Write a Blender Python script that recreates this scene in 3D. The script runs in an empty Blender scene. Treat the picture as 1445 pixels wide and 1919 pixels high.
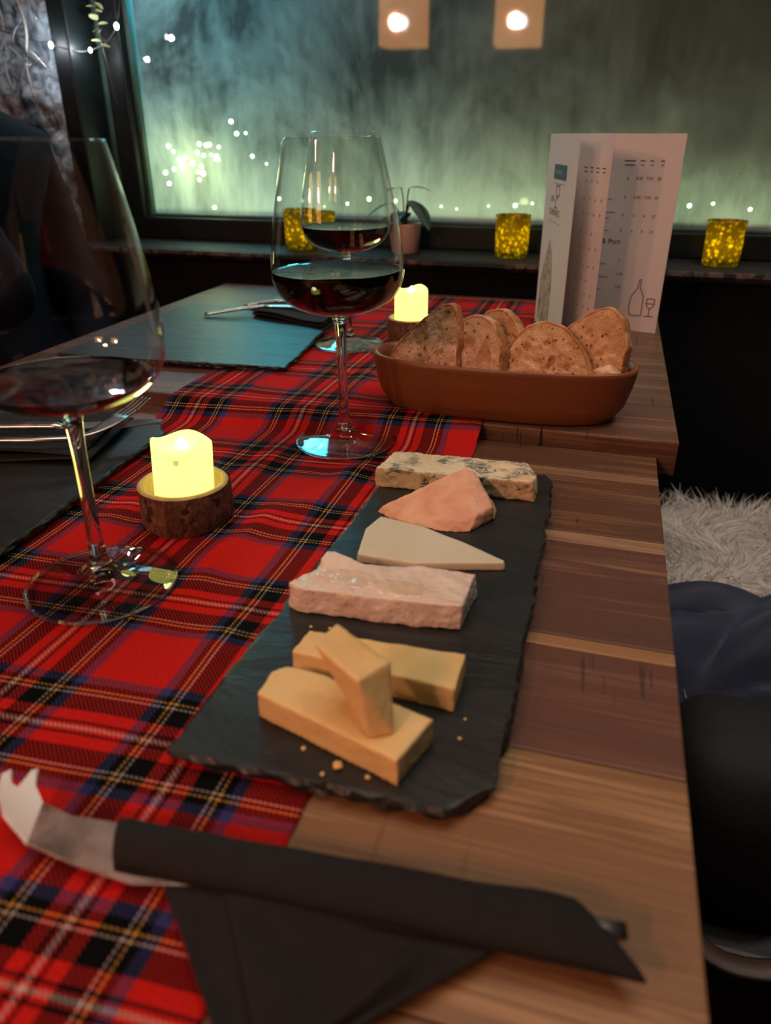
import bpy, bmesh, math, random
from mathutils import Vector, Matrix, noise
from math import sin, cos, pi, radians, atan2, hypot

S = bpy.context.scene
COL = S.collection
random.seed(7)

# ------------------------------------------------------------------ camera
F, CW, CH = 1390.0, 1445.0, 1919.0
PITCH, YAW = radians(26.877), radians(16.107)
cd = bpy.data.cameras.new('camera')
cd.sensor_fit = 'VERTICAL'; cd.sensor_height = 36.0; cd.lens = 36.0 * F / CH
cd.clip_start = .01; cd.clip_end = 60
cd.dof.use_dof = True; cd.dof.focus_distance = .60; cd.dof.aperture_fstop = 7.4
cam = bpy.data.objects.new('camera', cd); COL.objects.link(cam)
cam.location = (0, 0, .24)
cam.rotation_euler = (pi / 2 - PITCH, 0, YAW)
S.camera = cam

# ------------------------------------------------------------------ world, lamps, exposure
S.view_settings.view_transform = 'Standard'
S.view_settings.look = 'None'
S.view_settings.exposure = 0.0
S.view_settings.gamma = 1.0
S.view_settings.use_curve_mapping = False
S.cycles.use_denoising = True
S.cycles.max_bounces = 14
S.cycles.transparent_max_bounces = 40
S.cycles.transmission_bounces = 12
S.cycles.sample_clamp_indirect = 3.0
S.cycles.caustics_refractive = False
S.cycles.caustics_reflective = False
w = bpy.data.worlds.new('night'); S.world = w; w.use_nodes = True
w.node_tree.nodes['Background'].inputs[0].default_value = (.02, .05, .07, 1)
w.node_tree.nodes['Background'].inputs[1].default_value = .12


def light(name, kind, loc, power, color, size=.05, size_y=None, aim=None):
    l = bpy.data.lights.new(name, kind); l.energy = power; l.color = color
    if kind == 'AREA':
        l.size = size
        if size_y: l.shape = 'RECTANGLE'; l.size_y = size_y
    else:
        l.shadow_soft_size = size
    o = bpy.data.objects.new(name, l); COL.objects.link(o); o.location = loc
    if aim is not None:
        o.rotation_euler = (Vector(aim) - Vector(loc)).to_track_quat('-Z', 'Y').to_euler()
    return o


KEY = (1.0, .42, .29)
light('lantern_lamp', 'POINT', (-.961, -.72, .655), 11.0, KEY, .026)
light('lantern_lamp', 'POINT', (-.475, -.72, .645), 9.0, KEY, .026)
light('lantern_lamp', 'POINT', (-.68, -.78, .86), 12.0, KEY, .06)
light('ceiling_wash', 'AREA', (-.15, .45, 1.85), 14.0, (1.0, .80, .66), 1.3, 1.6, (-.15, .55, 0))
light('bench_fill', 'AREA', (.62, .85, 1.6), 1.3, (1.0, .86, .78), .25, .25, (.36, .88, -.3)).data.spread = radians(60)  # added fill over the bench to brighten the sheepskin
# fairy light glow, teal glow and an added yard lamp, behind the fogged pane
light('outdoor_strip', 'AREA', (-.16, 1.475, .055), 1.65, (.72, 1.0, .52), 1.6, .03, (-.16, 1.405, .22)).data.spread = radians(125)
light('outdoor_teal_glow', 'AREA', (-.78, 1.72, .56), 2.9, (.07, .68, .90), .18, .20, (-.76, 1.38, .42))  # added lamp for the teal glow at upper left, source unseen
light('outdoor_shrub_glow', 'POINT', (-.765, 1.430, .195), .50, (.80, 1.0, .45), .02)
light('outdoor_shrub_glow', 'POINT', (-.845, 1.435, .225), .08, (.80, 1.0, .45), .02)
light('outdoor_shrub_glow', 'POINT', (-.70, 1.435, .125), .05, (.80, 1.0, .45), .02)
light('outdoor_yard_fill', 'POINT', (-1.6, 3.0, 1.6), 2.5, (.45, .9, 1.0), .1)  # added unseen lamp, lifts the yard wall behind the mist


# ------------------------------------------------------------------ helpers: objects
def mesh_obj(name, bm, mat=None, parent=None, smooth=True, loc=None):
    bmesh.ops.recalc_face_normals(bm, faces=bm.faces)
    me = bpy.data.meshes.new(name); bm.to_mesh(me); bm.free()
    if smooth:
        for p in me.polygons: p.use_smooth = True
    o = bpy.data.objects.new(name, me); COL.objects.link(o)
    if mat: me.materials.append(mat)
    if parent: o.parent = parent
    if loc: o.location = loc
    return o


def py_obj(name, verts, faces, mat=None, parent=None, smooth=True):
    bm = bmesh.new()
    vs = [bm.verts.new(v) for v in verts]
    for f in faces:
        try: bm.faces.new([vs[i] for i in f])
        except ValueError: pass
    return mesh_obj(name, bm, mat, parent, smooth)


def tag(o, label, cat, group=None):
    o['label'] = label; o['category'] = cat
    if group: o['group'] = group
    return o


def thing(name, label, cat, loc=(0, 0, 0), rot=(0, 0, 0), group=None):
    o = bpy.data.objects.new(name, None); COL.objects.link(o)
    o.empty_display_size = .02
    o.location = loc; o.rotation_euler = rot
    return tag(o, label, cat, group)


def struct(o):
    o['kind'] = 'structure'; return o


def dup(o, parent=None):
    c = o.copy(); COL.objects.link(c)
    if parent: c.parent = parent
    for ch in list(o.children):
        dup(ch, c)
    return c


def box(bm, x0, x1, y0, y1, z0, z1):
    v = [bm.verts.new((x, y, z)) for x in (x0, x1) for y in (y0, y1) for z in (z0, z1)]
    for f in ((0, 1, 3, 2), (4, 6, 7, 5), (0, 4, 5, 1), (2, 3, 7, 6), (0, 2, 6, 4), (1, 5, 7, 3)):
        bm.faces.new([v[i] for i in f])


def box_obj(name, b, mat, parent=None, bevel=.0, seg=2):
    bm = bmesh.new(); box(bm, *b)
    if bevel:
        bmesh.ops.bevel(bm, geom=list(bm.edges), offset=bevel, segments=seg, affect='EDGES', profile=.6)
    o = mesh_obj(name, bm, mat, parent, smooth=False)
    return o


def lathe(bm, prof, seg=48, wob=None, close_top=False, close_bot=False):
    rings = []
    for (r, z) in prof:
        if r < 1e-6:
            rings.append([bm.verts.new((0, 0, z))]); continue
        ring = []
        for k in range(seg):
            a = 2 * pi * k / seg
            rr, zz = (r, z) if wob is None else wob(r, z, a)
            ring.append(bm.verts.new((rr * cos(a), rr * sin(a), zz)))
        rings.append(ring)
    for A, B in zip(rings, rings[1:]):
        if len(A) == 1 and len(B) == 1: continue
        for k in range(seg):
            n = (k + 1) % seg
            if len(A) == 1: bm.faces.new((A[0], B[k], B[n]))
            elif len(B) == 1: bm.faces.new((A[k], B[0], A[n]))
            else: bm.faces.new((A[k], B[k], B[n], A[n]))
    if close_bot and len(rings[0]) > 1: bm.faces.new(rings[0])
    if close_top and len(rings[-1]) > 1: bm.faces.new(rings[-1])
    return rings


def lathe_obj(name, prof, mat, parent=None, seg=48, wob=None, ct=False, cb=False, loc=None):
    bm = bmesh.new(); lathe(bm, prof, seg, wob, ct, cb)
    return mesh_obj(name, bm, mat, parent, True, loc)


def tube(bm, pts, rad, seg=8, flat=None, cap=True):
    """round (or flattened) bar along a polyline"""
    pts = [Vector(p) for p in pts]
    n = len(pts)
    rads = rad if isinstance(rad, (list, tuple)) else [rad] * n
    rings = []
    for i, p in enumerate(pts):
        t = (pts[min(i + 1, n - 1)] - pts[max(i - 1, 0)]).normalized()
        up = Vector((0, 0, 1)) if abs(t.z) < .95 else Vector((1, 0, 0))
        s = t.cross(up).normalized(); u = s.cross(t).normalized()
        fx, fy = flat if flat else (1, 1)
        r = rads[i]
        rx, ry = r if isinstance(r, tuple) else (r * fx, r * fy)
        rings.append([bm.verts.new(p + s * (rx * cos(2 * pi * k / seg)) + u * (ry * sin(2 * pi * k / seg))) for k in range(seg)])
    for A, B in zip(rings, rings[1:]):
        for k in range(seg):
            m = (k + 1) % seg
            bm.faces.new((A[k], A[m], B[m], B[k]))
    if cap:
        bm.faces.new(rings[0]); bm.faces.new(rings[-1])


def tube_obj(name, pts, rad, mat, parent=None, seg=8, flat=None):
    bm = bmesh.new(); tube(bm, pts, rad, seg, flat)
    return mesh_obj(name, bm, mat, parent)


def smooth_path(pts, k=8):
    """Catmull-Rom through the points"""
    P = [Vector(p) for p in pts]; out = []
    for i in range(len(P) - 1):
        a, b, c, d = P[max(i - 1, 0)], P[i], P[i + 1], P[min(i + 2, len(P) - 1)]
        for j in range(k):
            t = j / k
            out.append(.5 * ((2 * b) + (c - a) * t + (2 * a - 5 * b + 4 * c - d) * t * t + (3 * b - a - 3 * c + d) * t ** 3))
    out.append(P[-1]); return out


def prism(bm, poly, z0, z1, hole=False):
    b = [bm.verts.new((x, y, z0)) for x, y in poly]; t = [bm.verts.new((x, y, z1)) for x, y in poly]
    bm.faces.new(b[::-1]); bm.faces.new(t)
    n = len(poly)
    for i in range(n):
        j = (i + 1) % n
        bm.faces.new((b[i], b[j], t[j], t[i]))


def dense(poly, step):
    out = []
    n = len(poly)
    for i in range(n):
        a, b = Vector(poly[i]), Vector(poly[(i + 1) % n])
        k = max(1, int((b - a).length / step))
        for j in range(k): out.append(a.lerp(b, j / k))
    return out


def cloud_tex(size, depth=2):
    t = bpy.data.textures.new('lumps', 'CLOUDS'); t.noise_scale = size; t.noise_depth = depth
    return t


def hull_chunk(name, pts, mat, parent=None, vox=.0012, amp=.0012, scale=.012, smooth=2, amp2=0, scale2=.004):
    bm = bmesh.new()
    for p in pts: bm.verts.new(p)
    r = bmesh.ops.convex_hull(bm, input=bm.verts)
    bmesh.ops.delete(bm, geom=[g for g in r['geom_interior'] if isinstance(g, bmesh.types.BMVert)], context='VERTS')
    o = mesh_obj(name, bm, mat, parent)
    m = o.modifiers.new('remesh', 'REMESH'); m.mode = 'VOXEL'; m.voxel_size = vox; m.use_smooth_shade = True
    if smooth:
        m = o.modifiers.new('soft', 'SMOOTH'); m.iterations = smooth; m.factor = .5
    for a, s in ((amp, scale), (amp2, scale2)):
        if a:
            m = o.modifiers.new('lumps', 'DISPLACE'); m.texture = cloud_tex(s); m.strength = a; m.mid_level = .5
            m.texture_coords = 'LOCAL'
    return o


# ------------------------------------------------------------------ helpers: materials
class N:
    """node expression"""
    def __init__(s, t, sock): s.t, s.s = t, sock
    def _m(s, op, *a):
        n = s.t.nodes.new('ShaderNodeMath'); n.operation = op
        for i, x in enumerate((s,) + a):
            if isinstance(x, N): s.t.links.new(x.s, n.inputs[i])
            else: n.inputs[i].default_value = x
        return N(s.t, n.outputs[0])
    def __add__(s, o): return s._m('ADD', o)
    def __sub__(s, o): return s._m('SUBTRACT', o)
    def __mul__(s, o): return s._m('MULTIPLY', o)
    def __truediv__(s, o): return s._m('DIVIDE', o)
    def pow(s, o): return s._m('POWER', o)
    def frac(s): return s._m('FRACT')
    def abs(s): return s._m('ABSOLUTE')
    def sin(s): return s._m('SINE')
    def ping(s, o): return s._m('PINGPONG', o)
    def gt(s, o): return s._m('GREATER_THAN', o)
    def lt(s, o): return s._m('LESS_THAN', o)
    def max(s, o): return s._m('MAXIMUM', o)
    def min(s, o): return s._m('MINIMUM', o)
    def map(s, a, b, c=0., d=1.):
        n = s.t.nodes.new('ShaderNodeMapRange'); s.t.links.new(s.s, n.inputs[0])
        for i, x in enumerate((a, b, c, d)): n.inputs[i + 1].default_value = x
        return N(s.t, n.outputs[0])
    def ramp(s, stops, const=False):
        n = s.t.nodes.new('ShaderNodeValToRGB'); r = n.color_ramp
        r.interpolation = 'CONSTANT' if const else 'LINEAR'
        while len(r.elements) < len(stops): r.elements.new(.5)
        for e, (p, c) in zip(r.elements, stops):
            e.position = p; e.color = (*c, 1) if len(c) == 3 else c
        s.t.links.new(s.s, n.inputs[0]); return N(s.t, n.outputs[0])


class Mat:
    def __init__(s, name):
        s.m = bpy.data.materials.new(name); s.m.use_nodes = True; s.t = s.m.node_tree
        s.t.nodes.clear(); s.out = s.t.nodes.new('ShaderNodeOutputMaterial')
        s.tc = s.t.nodes.new('ShaderNodeTexCoord')
    def put(s, node, k, v):
        if v is None: return
        if isinstance(v, N): s.t.links.new(v.s, node.inputs[k])
        elif isinstance(v, (tuple, list)) and len(v) == 3 and node.inputs[k].type == 'RGBA': node.inputs[k].default_value = (*v, 1)
        else: node.inputs[k].default_value = v
    def node(s, typ, out=0, **kw):
        n = s.t.nodes.new(typ)
        for k, v in kw.items():
            if k.startswith('_'): setattr(n, k[1:], v)
            else: s.put(n, k.replace('__', ' '), v)
        return N(s.t, n.outputs[out])
    def obj(s): return N(s.t, s.tc.outputs['Object'])
    def xyz(s, v=None):
        n = s.t.nodes.new('ShaderNodeSeparateXYZ'); s.t.links.new((v or s.obj()).s, n.inputs[0])
        return [N(s.t, o) for o in n.outputs]
    def comb(s, x, y, z): return s.node('ShaderNodeCombineXYZ', X=x, Y=y, Z=z)
    def scaled(s, sc, loc=(0, 0, 0), rot=(0, 0, 0)):
        n = s.t.nodes.new('ShaderNodeMapping'); s.t.links.new(s.tc.outputs['Object'], n.inputs[0])
        n.inputs['Scale'].default_value = sc; n.inputs['Location'].default_value = loc; n.inputs['Rotation'].default_value = rot
        return N(s.t, n.outputs[0])
    def noise(s, scale=1., vec=None, detail=3., rough=.55, dist=0.):
        return s.node('ShaderNodeTexNoise', Vector=vec or s.obj(), Scale=scale, Detail=detail, Roughness=rough, Distortion=dist)
    def voro(s, scale, vec=None, feature='F1', out=0):
        n = s.t.nodes.new('ShaderNodeTexVoronoi'); n.feature = feature
        s.put(n, 'Vector', vec or s.obj()); s.put(n, 'Scale', scale)
        return N(s.t, n.outputs[out])
    def mix(s, f, a, b, mode='MIX'):
        n = s.t.nodes.new('ShaderNodeMix'); n.data_type = 'RGBA'; n.blend_type = mode
        for k, v in ((0, f), (6, a), (7, b)):
            if isinstance(v, N): s.t.links.new(v.s, n.inputs[k])
            elif k == 0: n.inputs[0].default_value = v
            else: n.inputs[k].default_value = (*v, 1)
        return N(s.t, n.outputs[2])
    def bump(s, h, strength=.5, dist=.001):
        n = s.t.nodes.new('ShaderNodeBump'); s.t.links.new(h.s, n.inputs['Height'])
        n.inputs['Strength'].default_value = strength; n.inputs['Distance'].default_value = dist
        return N(s.t, n.outputs[0])
    def bsdf(s, color=(.5, .5, .5), rough=.5, normal=None, **kw):
        n = s.t.nodes.new('ShaderNodeBsdfPrincipled')
        s.put(n, 'Base Color', color); s.put(n, 'Roughness', rough); s.put(n, 'Normal', normal)
        for k, v in kw.items(): s.put(n, k.replace('__', ' '), v)
        return N(s.t, n.outputs[0])
    def mixs(s, f, a, b):
        n = s.t.nodes.new('ShaderNodeMixShader')
        s.put(n, 0, f); s.t.links.new(a.s, n.inputs[1]); s.t.links.new(b.s, n.inputs[2])
        return N(s.t, n.outputs[0])
    def adds(s, a, b):
        n = s.t.nodes.new('ShaderNodeAddShader')
        s.t.links.new(a.s, n.inputs[0]); s.t.links.new(b.s, n.inputs[1])
        return N(s.t, n.outputs[0])
    def end(s, sh, vol=None):
        if sh is not None: s.t.links.new(sh.s, s.out.inputs[0])
        if vol is not None: s.t.links.new(vol.s, s.out.inputs[1])
        return s.m
    def fresnel(s, f0=.04):
        g = s.t.nodes.new('ShaderNodeNewGeometry')
        d = s.t.nodes.new('ShaderNodeVectorMath'); d.operation = 'DOT_PRODUCT'
        s.t.links.new(g.outputs['Incoming'], d.inputs[0]); s.t.links.new(g.outputs['Normal'], d.inputs[1])
        c = N(s.t, d.outputs['Value']).abs()
        return (c * -1. + 1.).pow(5.) * (1 - f0) + f0


def plain(name, color, rough=.5, nscale=0, namp=.15, bump=0, bscale=80, **kw):
    m = Mat(name); c = color
    if nscale:
        n = m.noise(nscale).map(.3, .7, 1 - namp, 1 + namp)
        c = m.mix(1., color, m.comb(n, n, n), 'MULTIPLY')
    nb = m.bump(m.noise(bscale), bump, .002) if bump else None
    return m.end(m.bsdf(c, rough, nb, **kw))


def emit(name, color, strength):
    m = Mat(name); return m.end(m.node('ShaderNodeEmission', Color=color, Strength=strength))


def wood_mat(name, dark, mid, light_, seed=0., axis='x', rough=.42, scratch=.5, fine=1.):
    m = Mat(name)
    sc = (2.2, 34, 34) if axis == 'x' else (34, 2.2, 34)
    v = m.scaled(sc, (seed * 3.1, seed * 7.7, seed))
    n1 = m.noise(1.0, v, 5, .62, .6)
    sc2 = (9, 420, 420) if axis == 'x' else (420, 9, 420)
    n2 = m.noise(1.0, m.scaled(sc2, (seed, seed, 0)), 2, .5)
    big = m.noise(1.0, m.scaled((5, 5, 5), (seed * 5, 0, seed)), 2)
    f = n1 * .72 + n2 * .30 * fine + big * .16
    c = f.ramp([(.36, dark), (.50, mid), (.60, mid), (.72, light_)])
    # old saw marks: short dark scratches across the grain
    sc3 = (330, 14, 14) if axis == 'x' else (14, 330, 14)
    sl = m.noise(1.0, m.scaled(sc3, (seed * 11, seed, 0)), 1, .5).gt(.665)
    patch = m.noise(1.0, m.scaled((14, 14, 14), (seed * 2, seed * 9, 0)), 1).map(.52, .62)
    c = m.mix(sl * patch * scratch, c, (.012, .008, .006))
    b = m.bump(n2 * .6 + n1 * .4 - sl * patch * .5, .35, .0012)
    return m.end(m.bsdf(c, rough, b, Specular__IOR__Level=.4))


# ---- tartan
def tartan_mat():
    m = Mat('tartan_wool'); x, y, z = m.xyz()
    P = .1062; H = P / 2
    red, blk, blu, whi, yel = (.54, .015, .011), (.003, .004, .0042), (.040, .046, .15), (.55, .47, .40), (.72, .38, .07)
    def st(d): return d / .0531
    stops = [(0, whi), (st(.0009), red), (st(.0024), blk), (st(.0040), red), (st(.0102), blk), (st(.0203), whi),
             (st(.0213), blk), (st(.0232), yel), (st(.0242), blk), (st(.0278), blu), (st(.0330), red)]
    wob = m.noise(9., detail=1.).map(0, 1, -.0022, .0022)
    u = (x + .1487 + wob * .6).ping(H) / H
    v = (y - .2085 - x * .05 - .0085 + wob).ping(H) / H
    cu = u.ramp(stops, True); cv = v.ramp(stops, True)
    tw = ((x * 1.0 + y * 1.0) / .0024).frac()
    mask = tw.map(.40, .60)
    c = m.mix(mask, cu, cv)
    g = m.t.nodes.new('ShaderNodeGamma'); m.t.links.new(m.mix(1., cu, cv, 'MULTIPLY').s, g.inputs[0]); g.inputs[1].default_value = .5
    c = m.mix(.52, c, N(m.t, g.outputs[0]))
    fine = m.noise(900., detail=1.).map(.2, .8, .72, 1.2)
    c = m.mix(1., c, m.comb(fine, fine, fine), 'MULTIPLY')
    b = m.bump(tw.map(0, 1) * .5 + m.noise(700., detail=1.), .25, .0006)
    return m.end(m.bsdf(c, .85, b, Specular__IOR__Level=.06))


TARTAN = tartan_mat()


def slate_mat():
    m = Mat('slate')
    n = m.noise(16., m.scaled((1, 2.4, 1), rot=(0, 0, .6)), 5, .6, .8)
    c = n.ramp([(.3, (.008, .010, .0105)), (.7, (.021, .025, .025))])
    fleck = m.noise(330., detail=1.).gt(.80)
    c = m.mix(fleck * .25, c, (.16, .15, .14))
    b = m.bump(m.noise(7., m.scaled((1, 2.4, 1), rot=(0, 0, .6)), 6, .62, 1.2) + m.noise(160.) * .08, .55, .004)
    return m.end(m.bsdf(c, .44, b, Specular__IOR__Level=.45))


SLATE = slate_mat()
BLACKPAINT = (lambda m: m.end(m.bsdf(m.noise(40.).ramp([(.4, (.006, .006, .007)), (.7, (.014, .013, .014))]), .5, m.bump(m.noise(60.), .3, .002))))(Mat('black_paint'))


def scuffed_mat():
    m = Mat('scuffed_black_paint')
    n = m.noise(1., m.scaled((26, 26, 9)), 3).gt(.72) * m.noise(2.5, detail=1.).gt(.52)
    c = m.mix(n * .75, (.005, .0048, .006), (.16, .10, .08))
    return m.end(m.bsdf(c, .75, m.bump(m.noise(50.), .3, .002), Specular__IOR__Level=.15))


def ledge_mat():
    m = Mat('worn_ledge_paint'); x, y, z = m.xyz()
    edge = (y * -1. + 1.2265).map(0., .005)          # bare wood where the front arris is rubbed
    chip = m.noise(55., detail=3.).map(.42, .56)
    f = (edge * chip * m.noise(9., detail=2.).map(.40, .55)).min(1.)
    c = m.mix(f * .65, (.007, .007, .009), m.noise(90.).ramp([(.3, (.10, .055, .045)), (.7, (.26, .17, .14))]))
    return m.end(m.bsdf(c, .62, m.bump(chip, .3, .002), Specular__IOR__Level=.3))


def glass_thin(name, tint=(1, 1, 1), f0=.045):
    m = Mat(name)
    tr = m.node('ShaderNodeBsdfTransparent', Color=tint)
    gl = m.node('ShaderNodeBsdfGlossy', Color=(1, 1, 1), Roughness=.015)
    return m.end(m.mixs(m.fresnel(f0), tr, gl))


GLASSBOWL = glass_thin('clear_glass_bowl', (.985, .99, .985), .03)
GLASSFOOT = glass_thin('clear_glass_foot', (.95, .965, .96), .085)
GLASS = (lambda m: m.end(m.node('ShaderNodeBsdfGlass', Color=(.97, .985, .98), Roughness=.0, IOR=1.5)))(Mat('clear_glass'))


def wine_mat():
    m = Mat('red_wine')
    tr = m.node('ShaderNodeBsdfTransparent', Color=(.022, .0015, .003))
    gl = m.node('ShaderNodeBsdfGlossy', Color=(1, 1, 1), Roughness=.01)
    df = m.node('ShaderNodeBsdfDiffuse', Color=(.012, .001, .002))
    g = m.t.nodes.new('ShaderNodeNewGeometry'); top = m.xyz(N(m.t, g.outputs['Normal']))[2].abs().map(.80, .90)   # only the free surface mirrors
    return m.end(m.mixs(m.fresnel(.03) * top, m.mixs(.25, tr, df), gl))


WINE = wine_mat()
STEEL = (lambda m: m.end(m.bsdf((.62, .58, .54), m.noise(60.).map(.3, .7, .22, .36), m.bump(m.noise(30.), .06, .001), Metallic=1.)))(Mat('polished_steel'))


def fogged_pane_mat():
    m = Mat('fogged_glass'); x, y, z = m.xyz()
    drip = m.noise(1., m.scaled((24, 24, 2.6)), 5, .62, .5)          # runs of condensation
    blot = m.noise(5.0, m.scaled((1, 1, .8)), 5, .62, .5)
    grain = m.noise(60., m.scaled((1, 1, .35)), 3, .6)
    low = z.map(.10, .34, 1., .15)                                   # the runs gather towards the sill
    clear = (x * .9 + z * .9).map(-.22, .50, 1., .12).max(z.map(.13, .27, 1., 0.))              # hardly any mist high on the right
    fog = (drip * low * .50 + blot * .80 + grain * .16).map(.42, .80)
    tl = m.node('ShaderNodeBsdfTranslucent', Color=(.85, .88, .85))
    df = m.node('ShaderNodeBsdfDiffuse', Color=(.60, .57, .53))
    tr = m.node('ShaderNodeBsdfTransparent', Color=(.9, .93, .92))
    gl = m.node('ShaderNodeBsdfGlossy', Color=(1, 1, 1), Roughness=.03)
    mist = m.mixs(.52, tl, df)
    a = m.mixs((fog * clear).map(0, 1, .09, .88), tr, mist)
    return m.end(m.mixs(m.fresnel(.05), a, gl))


# =================================================================== ROOM
def wall(name, b, mat): return struct(box_obj(name, b, mat))


DARKWALL = plain('dark_plaster', (.05, .038, .034), .8, 3, .2, .2, 30)
FLOORM = wood_mat('dark_floor', (.015, .008, .005), (.03, .017, .01), (.05, .03, .018), 3, rough=.5, scratch=0)
SCUFF = scuffed_mat()
TABLE_Z = -.75
struct(box_obj('floor', (-2.3, 1.5, -2.3, 1.24, -.80, TABLE_Z), FLOORM))
wall('ceiling', (-2.3, 1.5, -2.3, 1.5, 1.95, 2.0), DARKWALL)
wall('wall_left', (-2.35, -2.3, -2.3, 1.5, -.75, 1.95), DARKWALL)
wall('wall_right', (1.5, 1.55, -2.3, 1.5, -.75, 1.95), BLACKPAINT)
wall('wall_front', (-2.3, 1.5, -2.35, -2.3, -.75, 1.95), DARKWALL)
wall('wall_back', (-2.3, 1.5, 1.24, 1.36, -.80, .045), SCUFF)

# ledge under the window: chipped front arris
bm = bmesh.new()
nx = 320; xs = [-2.0 + 3.5 * i / nx for i in range(nx + 1)]
rows = []
for x in xs:
    j = noise.noise(Vector((x * 30, 3, 1))) * .0018 + noise.noise(Vector((x * 95, 1, 7))) * .0012
    k = min(.0035, max(0, noise.noise(Vector((x * 22, 9, 2))) - .15) * .010)
    prof = [(1.365, .062), (1.228, .062), (1.221 + j, .060 - k * .3), (1.2195 + j, .0545 - k), (1.224, .051 - k), (1.228, .045), (1.365, .045)]
    rows.append([bm.verts.new((x, a, b)) for a, b in prof])
for A, B in zip(rows, rows[1:]):
    for q in range(len(A)):
        r = (q + 1) % len(A)
        bm.faces.new((A[q], B[q], B[r], A[r]))
bm.faces.new(rows[0]); bm.faces.new(rows[-1][::-1])
struct(mesh_obj('trim_1', bm, ledge_mat(), None, False))

# window: frame members and fogged pane
FRAME = plain('window_frame_paint', (.006, .010, .011), .5, 20, .3, .2, 40, Specular__IOR__Level=.25)
FRAMEG = plain('mullion_paint', (.035, .085, .068), .5, 20, .3, .2, 40)
win = bpy.data.objects.new('window_1', None); COL.objects.link(win); win['kind'] = 'structure'
box_obj('bottom_rail', (-1.10, 1.5, 1.345, 1.40, .062, .101), FRAME, win, .003)
box_obj('glazing_bead', (-.865, 1.5, 1.362, 1.376, .1005, .1065), FRAMEG, win, .002)
box_obj('mullion', (-.912, -.872, 1.345, 1.40, .10, 1.3), FRAME, win, .004)
box_obj('mullion', (-.936, -.912, 1.352, 1.395, .10, 1.3), FRAMEG, win, .002)
box_obj('glazing_bead', (-.8725, -.864, 1.362, 1.376, .10, 1.3), FRAMEG, win, .002)
box_obj('jamb', (-.957, -.922, 1.268, 1.345, .0622, 1.3), FRAME, win, .004)
box_obj('top_rail', (-1.03, 1.5, 1.345, 1.40, 1.3, 1.36), FRAME, win)
FOG = fogged_pane_mat()
def pane(name, x0, x1, z0, z1):
    bm = bmesh.new()
    v = [bm.verts.new(p) for p in ((x0, 1.38, z0), (x1, 1.38, z0), (x1, 1.38, z1), (x0, 1.38, z1))]
    bm.faces.new(v)
    return mesh_obj(name, bm, FOG, win, False)
pane('pane', -.874, 1.5, .095, 1.3)
pane('pane', -1.10, -.934, .095, 1.3)
wall('wall_back_upper', (-2.3, 1.5, 1.36, 1.42, 1.34, 1.95), DARKWALL).name = 'wall_back'

# whitewashed rubble beside the window
m = Mat('whitewashed_render')
n = m.noise(34., detail=5., dist=1.5)
c = n.ramp([(.30, (.075, .09, .105)), (.45, (.27, .33, .39)), (.62, (.56, .67, .78))])
WHITEWASH = m.end(m.bsdf(c, .85, m.bump(m.noise(70., detail=4.), .5, .004)))
bm = bmesh.new(); R = []
NX, NZ = 90, 90
for i in range(NX + 1):
    row = []
    for k in range(NZ + 1):
        x = -1.55 + .603 * i / NX; z = .045 + .62 * k / NZ
        p = Vector((x * 15, z * 15, .3))
        d = .020 * noise.fractal(p, .9, 2.2, 5) + .012 * abs(noise.noise(p * 2.3 + Vector((9, 0, 0))))
        row.append(bm.verts.new((x, 1.30 - d, z)))
    R.append(row)
for i in range(NX):
    for k in range(NZ):
        bm.faces.new((R[i][k], R[i + 1][k], R[i + 1][k + 1], R[i][k + 1]))
o = mesh_obj('wall_back', bm, WHITEWASH); struct(o)

# outdoors: a dark yard wall and paving, seen dimly through the fog
YARD = plain('yard_render', (.16, .17, .16), .9, 2.5, .5, .3, 12)
struct(box_obj('wall_outside', (-4, 3, 3.6, 3.7, -.8, 3.2), YARD))
struct(box_obj('floor_outside', (-4, 3, 1.42, 3.6, -.9, -.8), YARD))

# =================================================================== TABLES
def table(name, label, x0, x1, ys, top, thick, specs, rot=0):
    t = thing(name, label, 'table')
    for (a, b), mat in zip(zip(ys, ys[1:]), specs):
        o = box_obj('plank', (x0, x1, a + .0002, b - .0002, top - thick, top), mat, t, .0012, 2)
    fr = box_obj('apron', (x0 + .03, x1 - .03, ys[0] + .03, ys[-1] - .03, top - thick - .06, top - thick), BLACKPAINT, t)
    for x in (x0 + .05, x1 - .05):
        for y in (ys[0] + .05, ys[-1] - .05):
            box_obj('leg', (x - .025, x + .025, y - .025, y + .025, TABLE_Z, top - thick), BLACKPAINT, t)
    return t


def W(d, mi, l, s, **k):
    d, mi, l = [(a * 1.22, b * 1.34, c * 1.42) for a, b, c in (d, mi, l)]
    return wood_mat('acacia_plank', d, mi, l, s, **k)


near_specs = [
    W((.050, .020, .009), (.135, .060, .026), (.26, .13, .055), 1),
    W((.060, .026, .011), (.19, .092, .037), (.38, .21, .09), 2, scratch=.25),
    W((.045, .017, .010), (.105, .044, .026), (.17, .078, .043), 3),
    W((.10, .05, .022), (.26, .13, .05), (.36, .20, .09), 9, scratch=.0),
    W((.040, .016, .010), (.092, .039, .025), (.24, .12, .06), 4, scratch=.8),
    W((.12, .058, .03), (.20, .10, .05), (.30, .17, .09), 5, scratch=.0),
    W((.040, .016, .008), (.088, .037, .019), (.20, .095, .045), 6, scratch=.8),
    W((.12, .06, .03), (.18, .09, .045), (.33, .19, .10), 7, scratch=.0),
    W((.035, .014, .007), (.080, .034, .017), (.17, .08, .035), 8, scratch=.8),
]
table('dining_table', 'near dark acacia plank table under the cheese board', -.62, .0585,
      [-.16, .130, .251, .329, .340, .446, .462, .556, .572, .6155], 0.0, .030, near_specs)
far_specs = [W((.036, .015, .009), (.090, .040, .024), (.18, .085, .05), 20 + i, scratch=.9) for i in range(6)]
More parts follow.
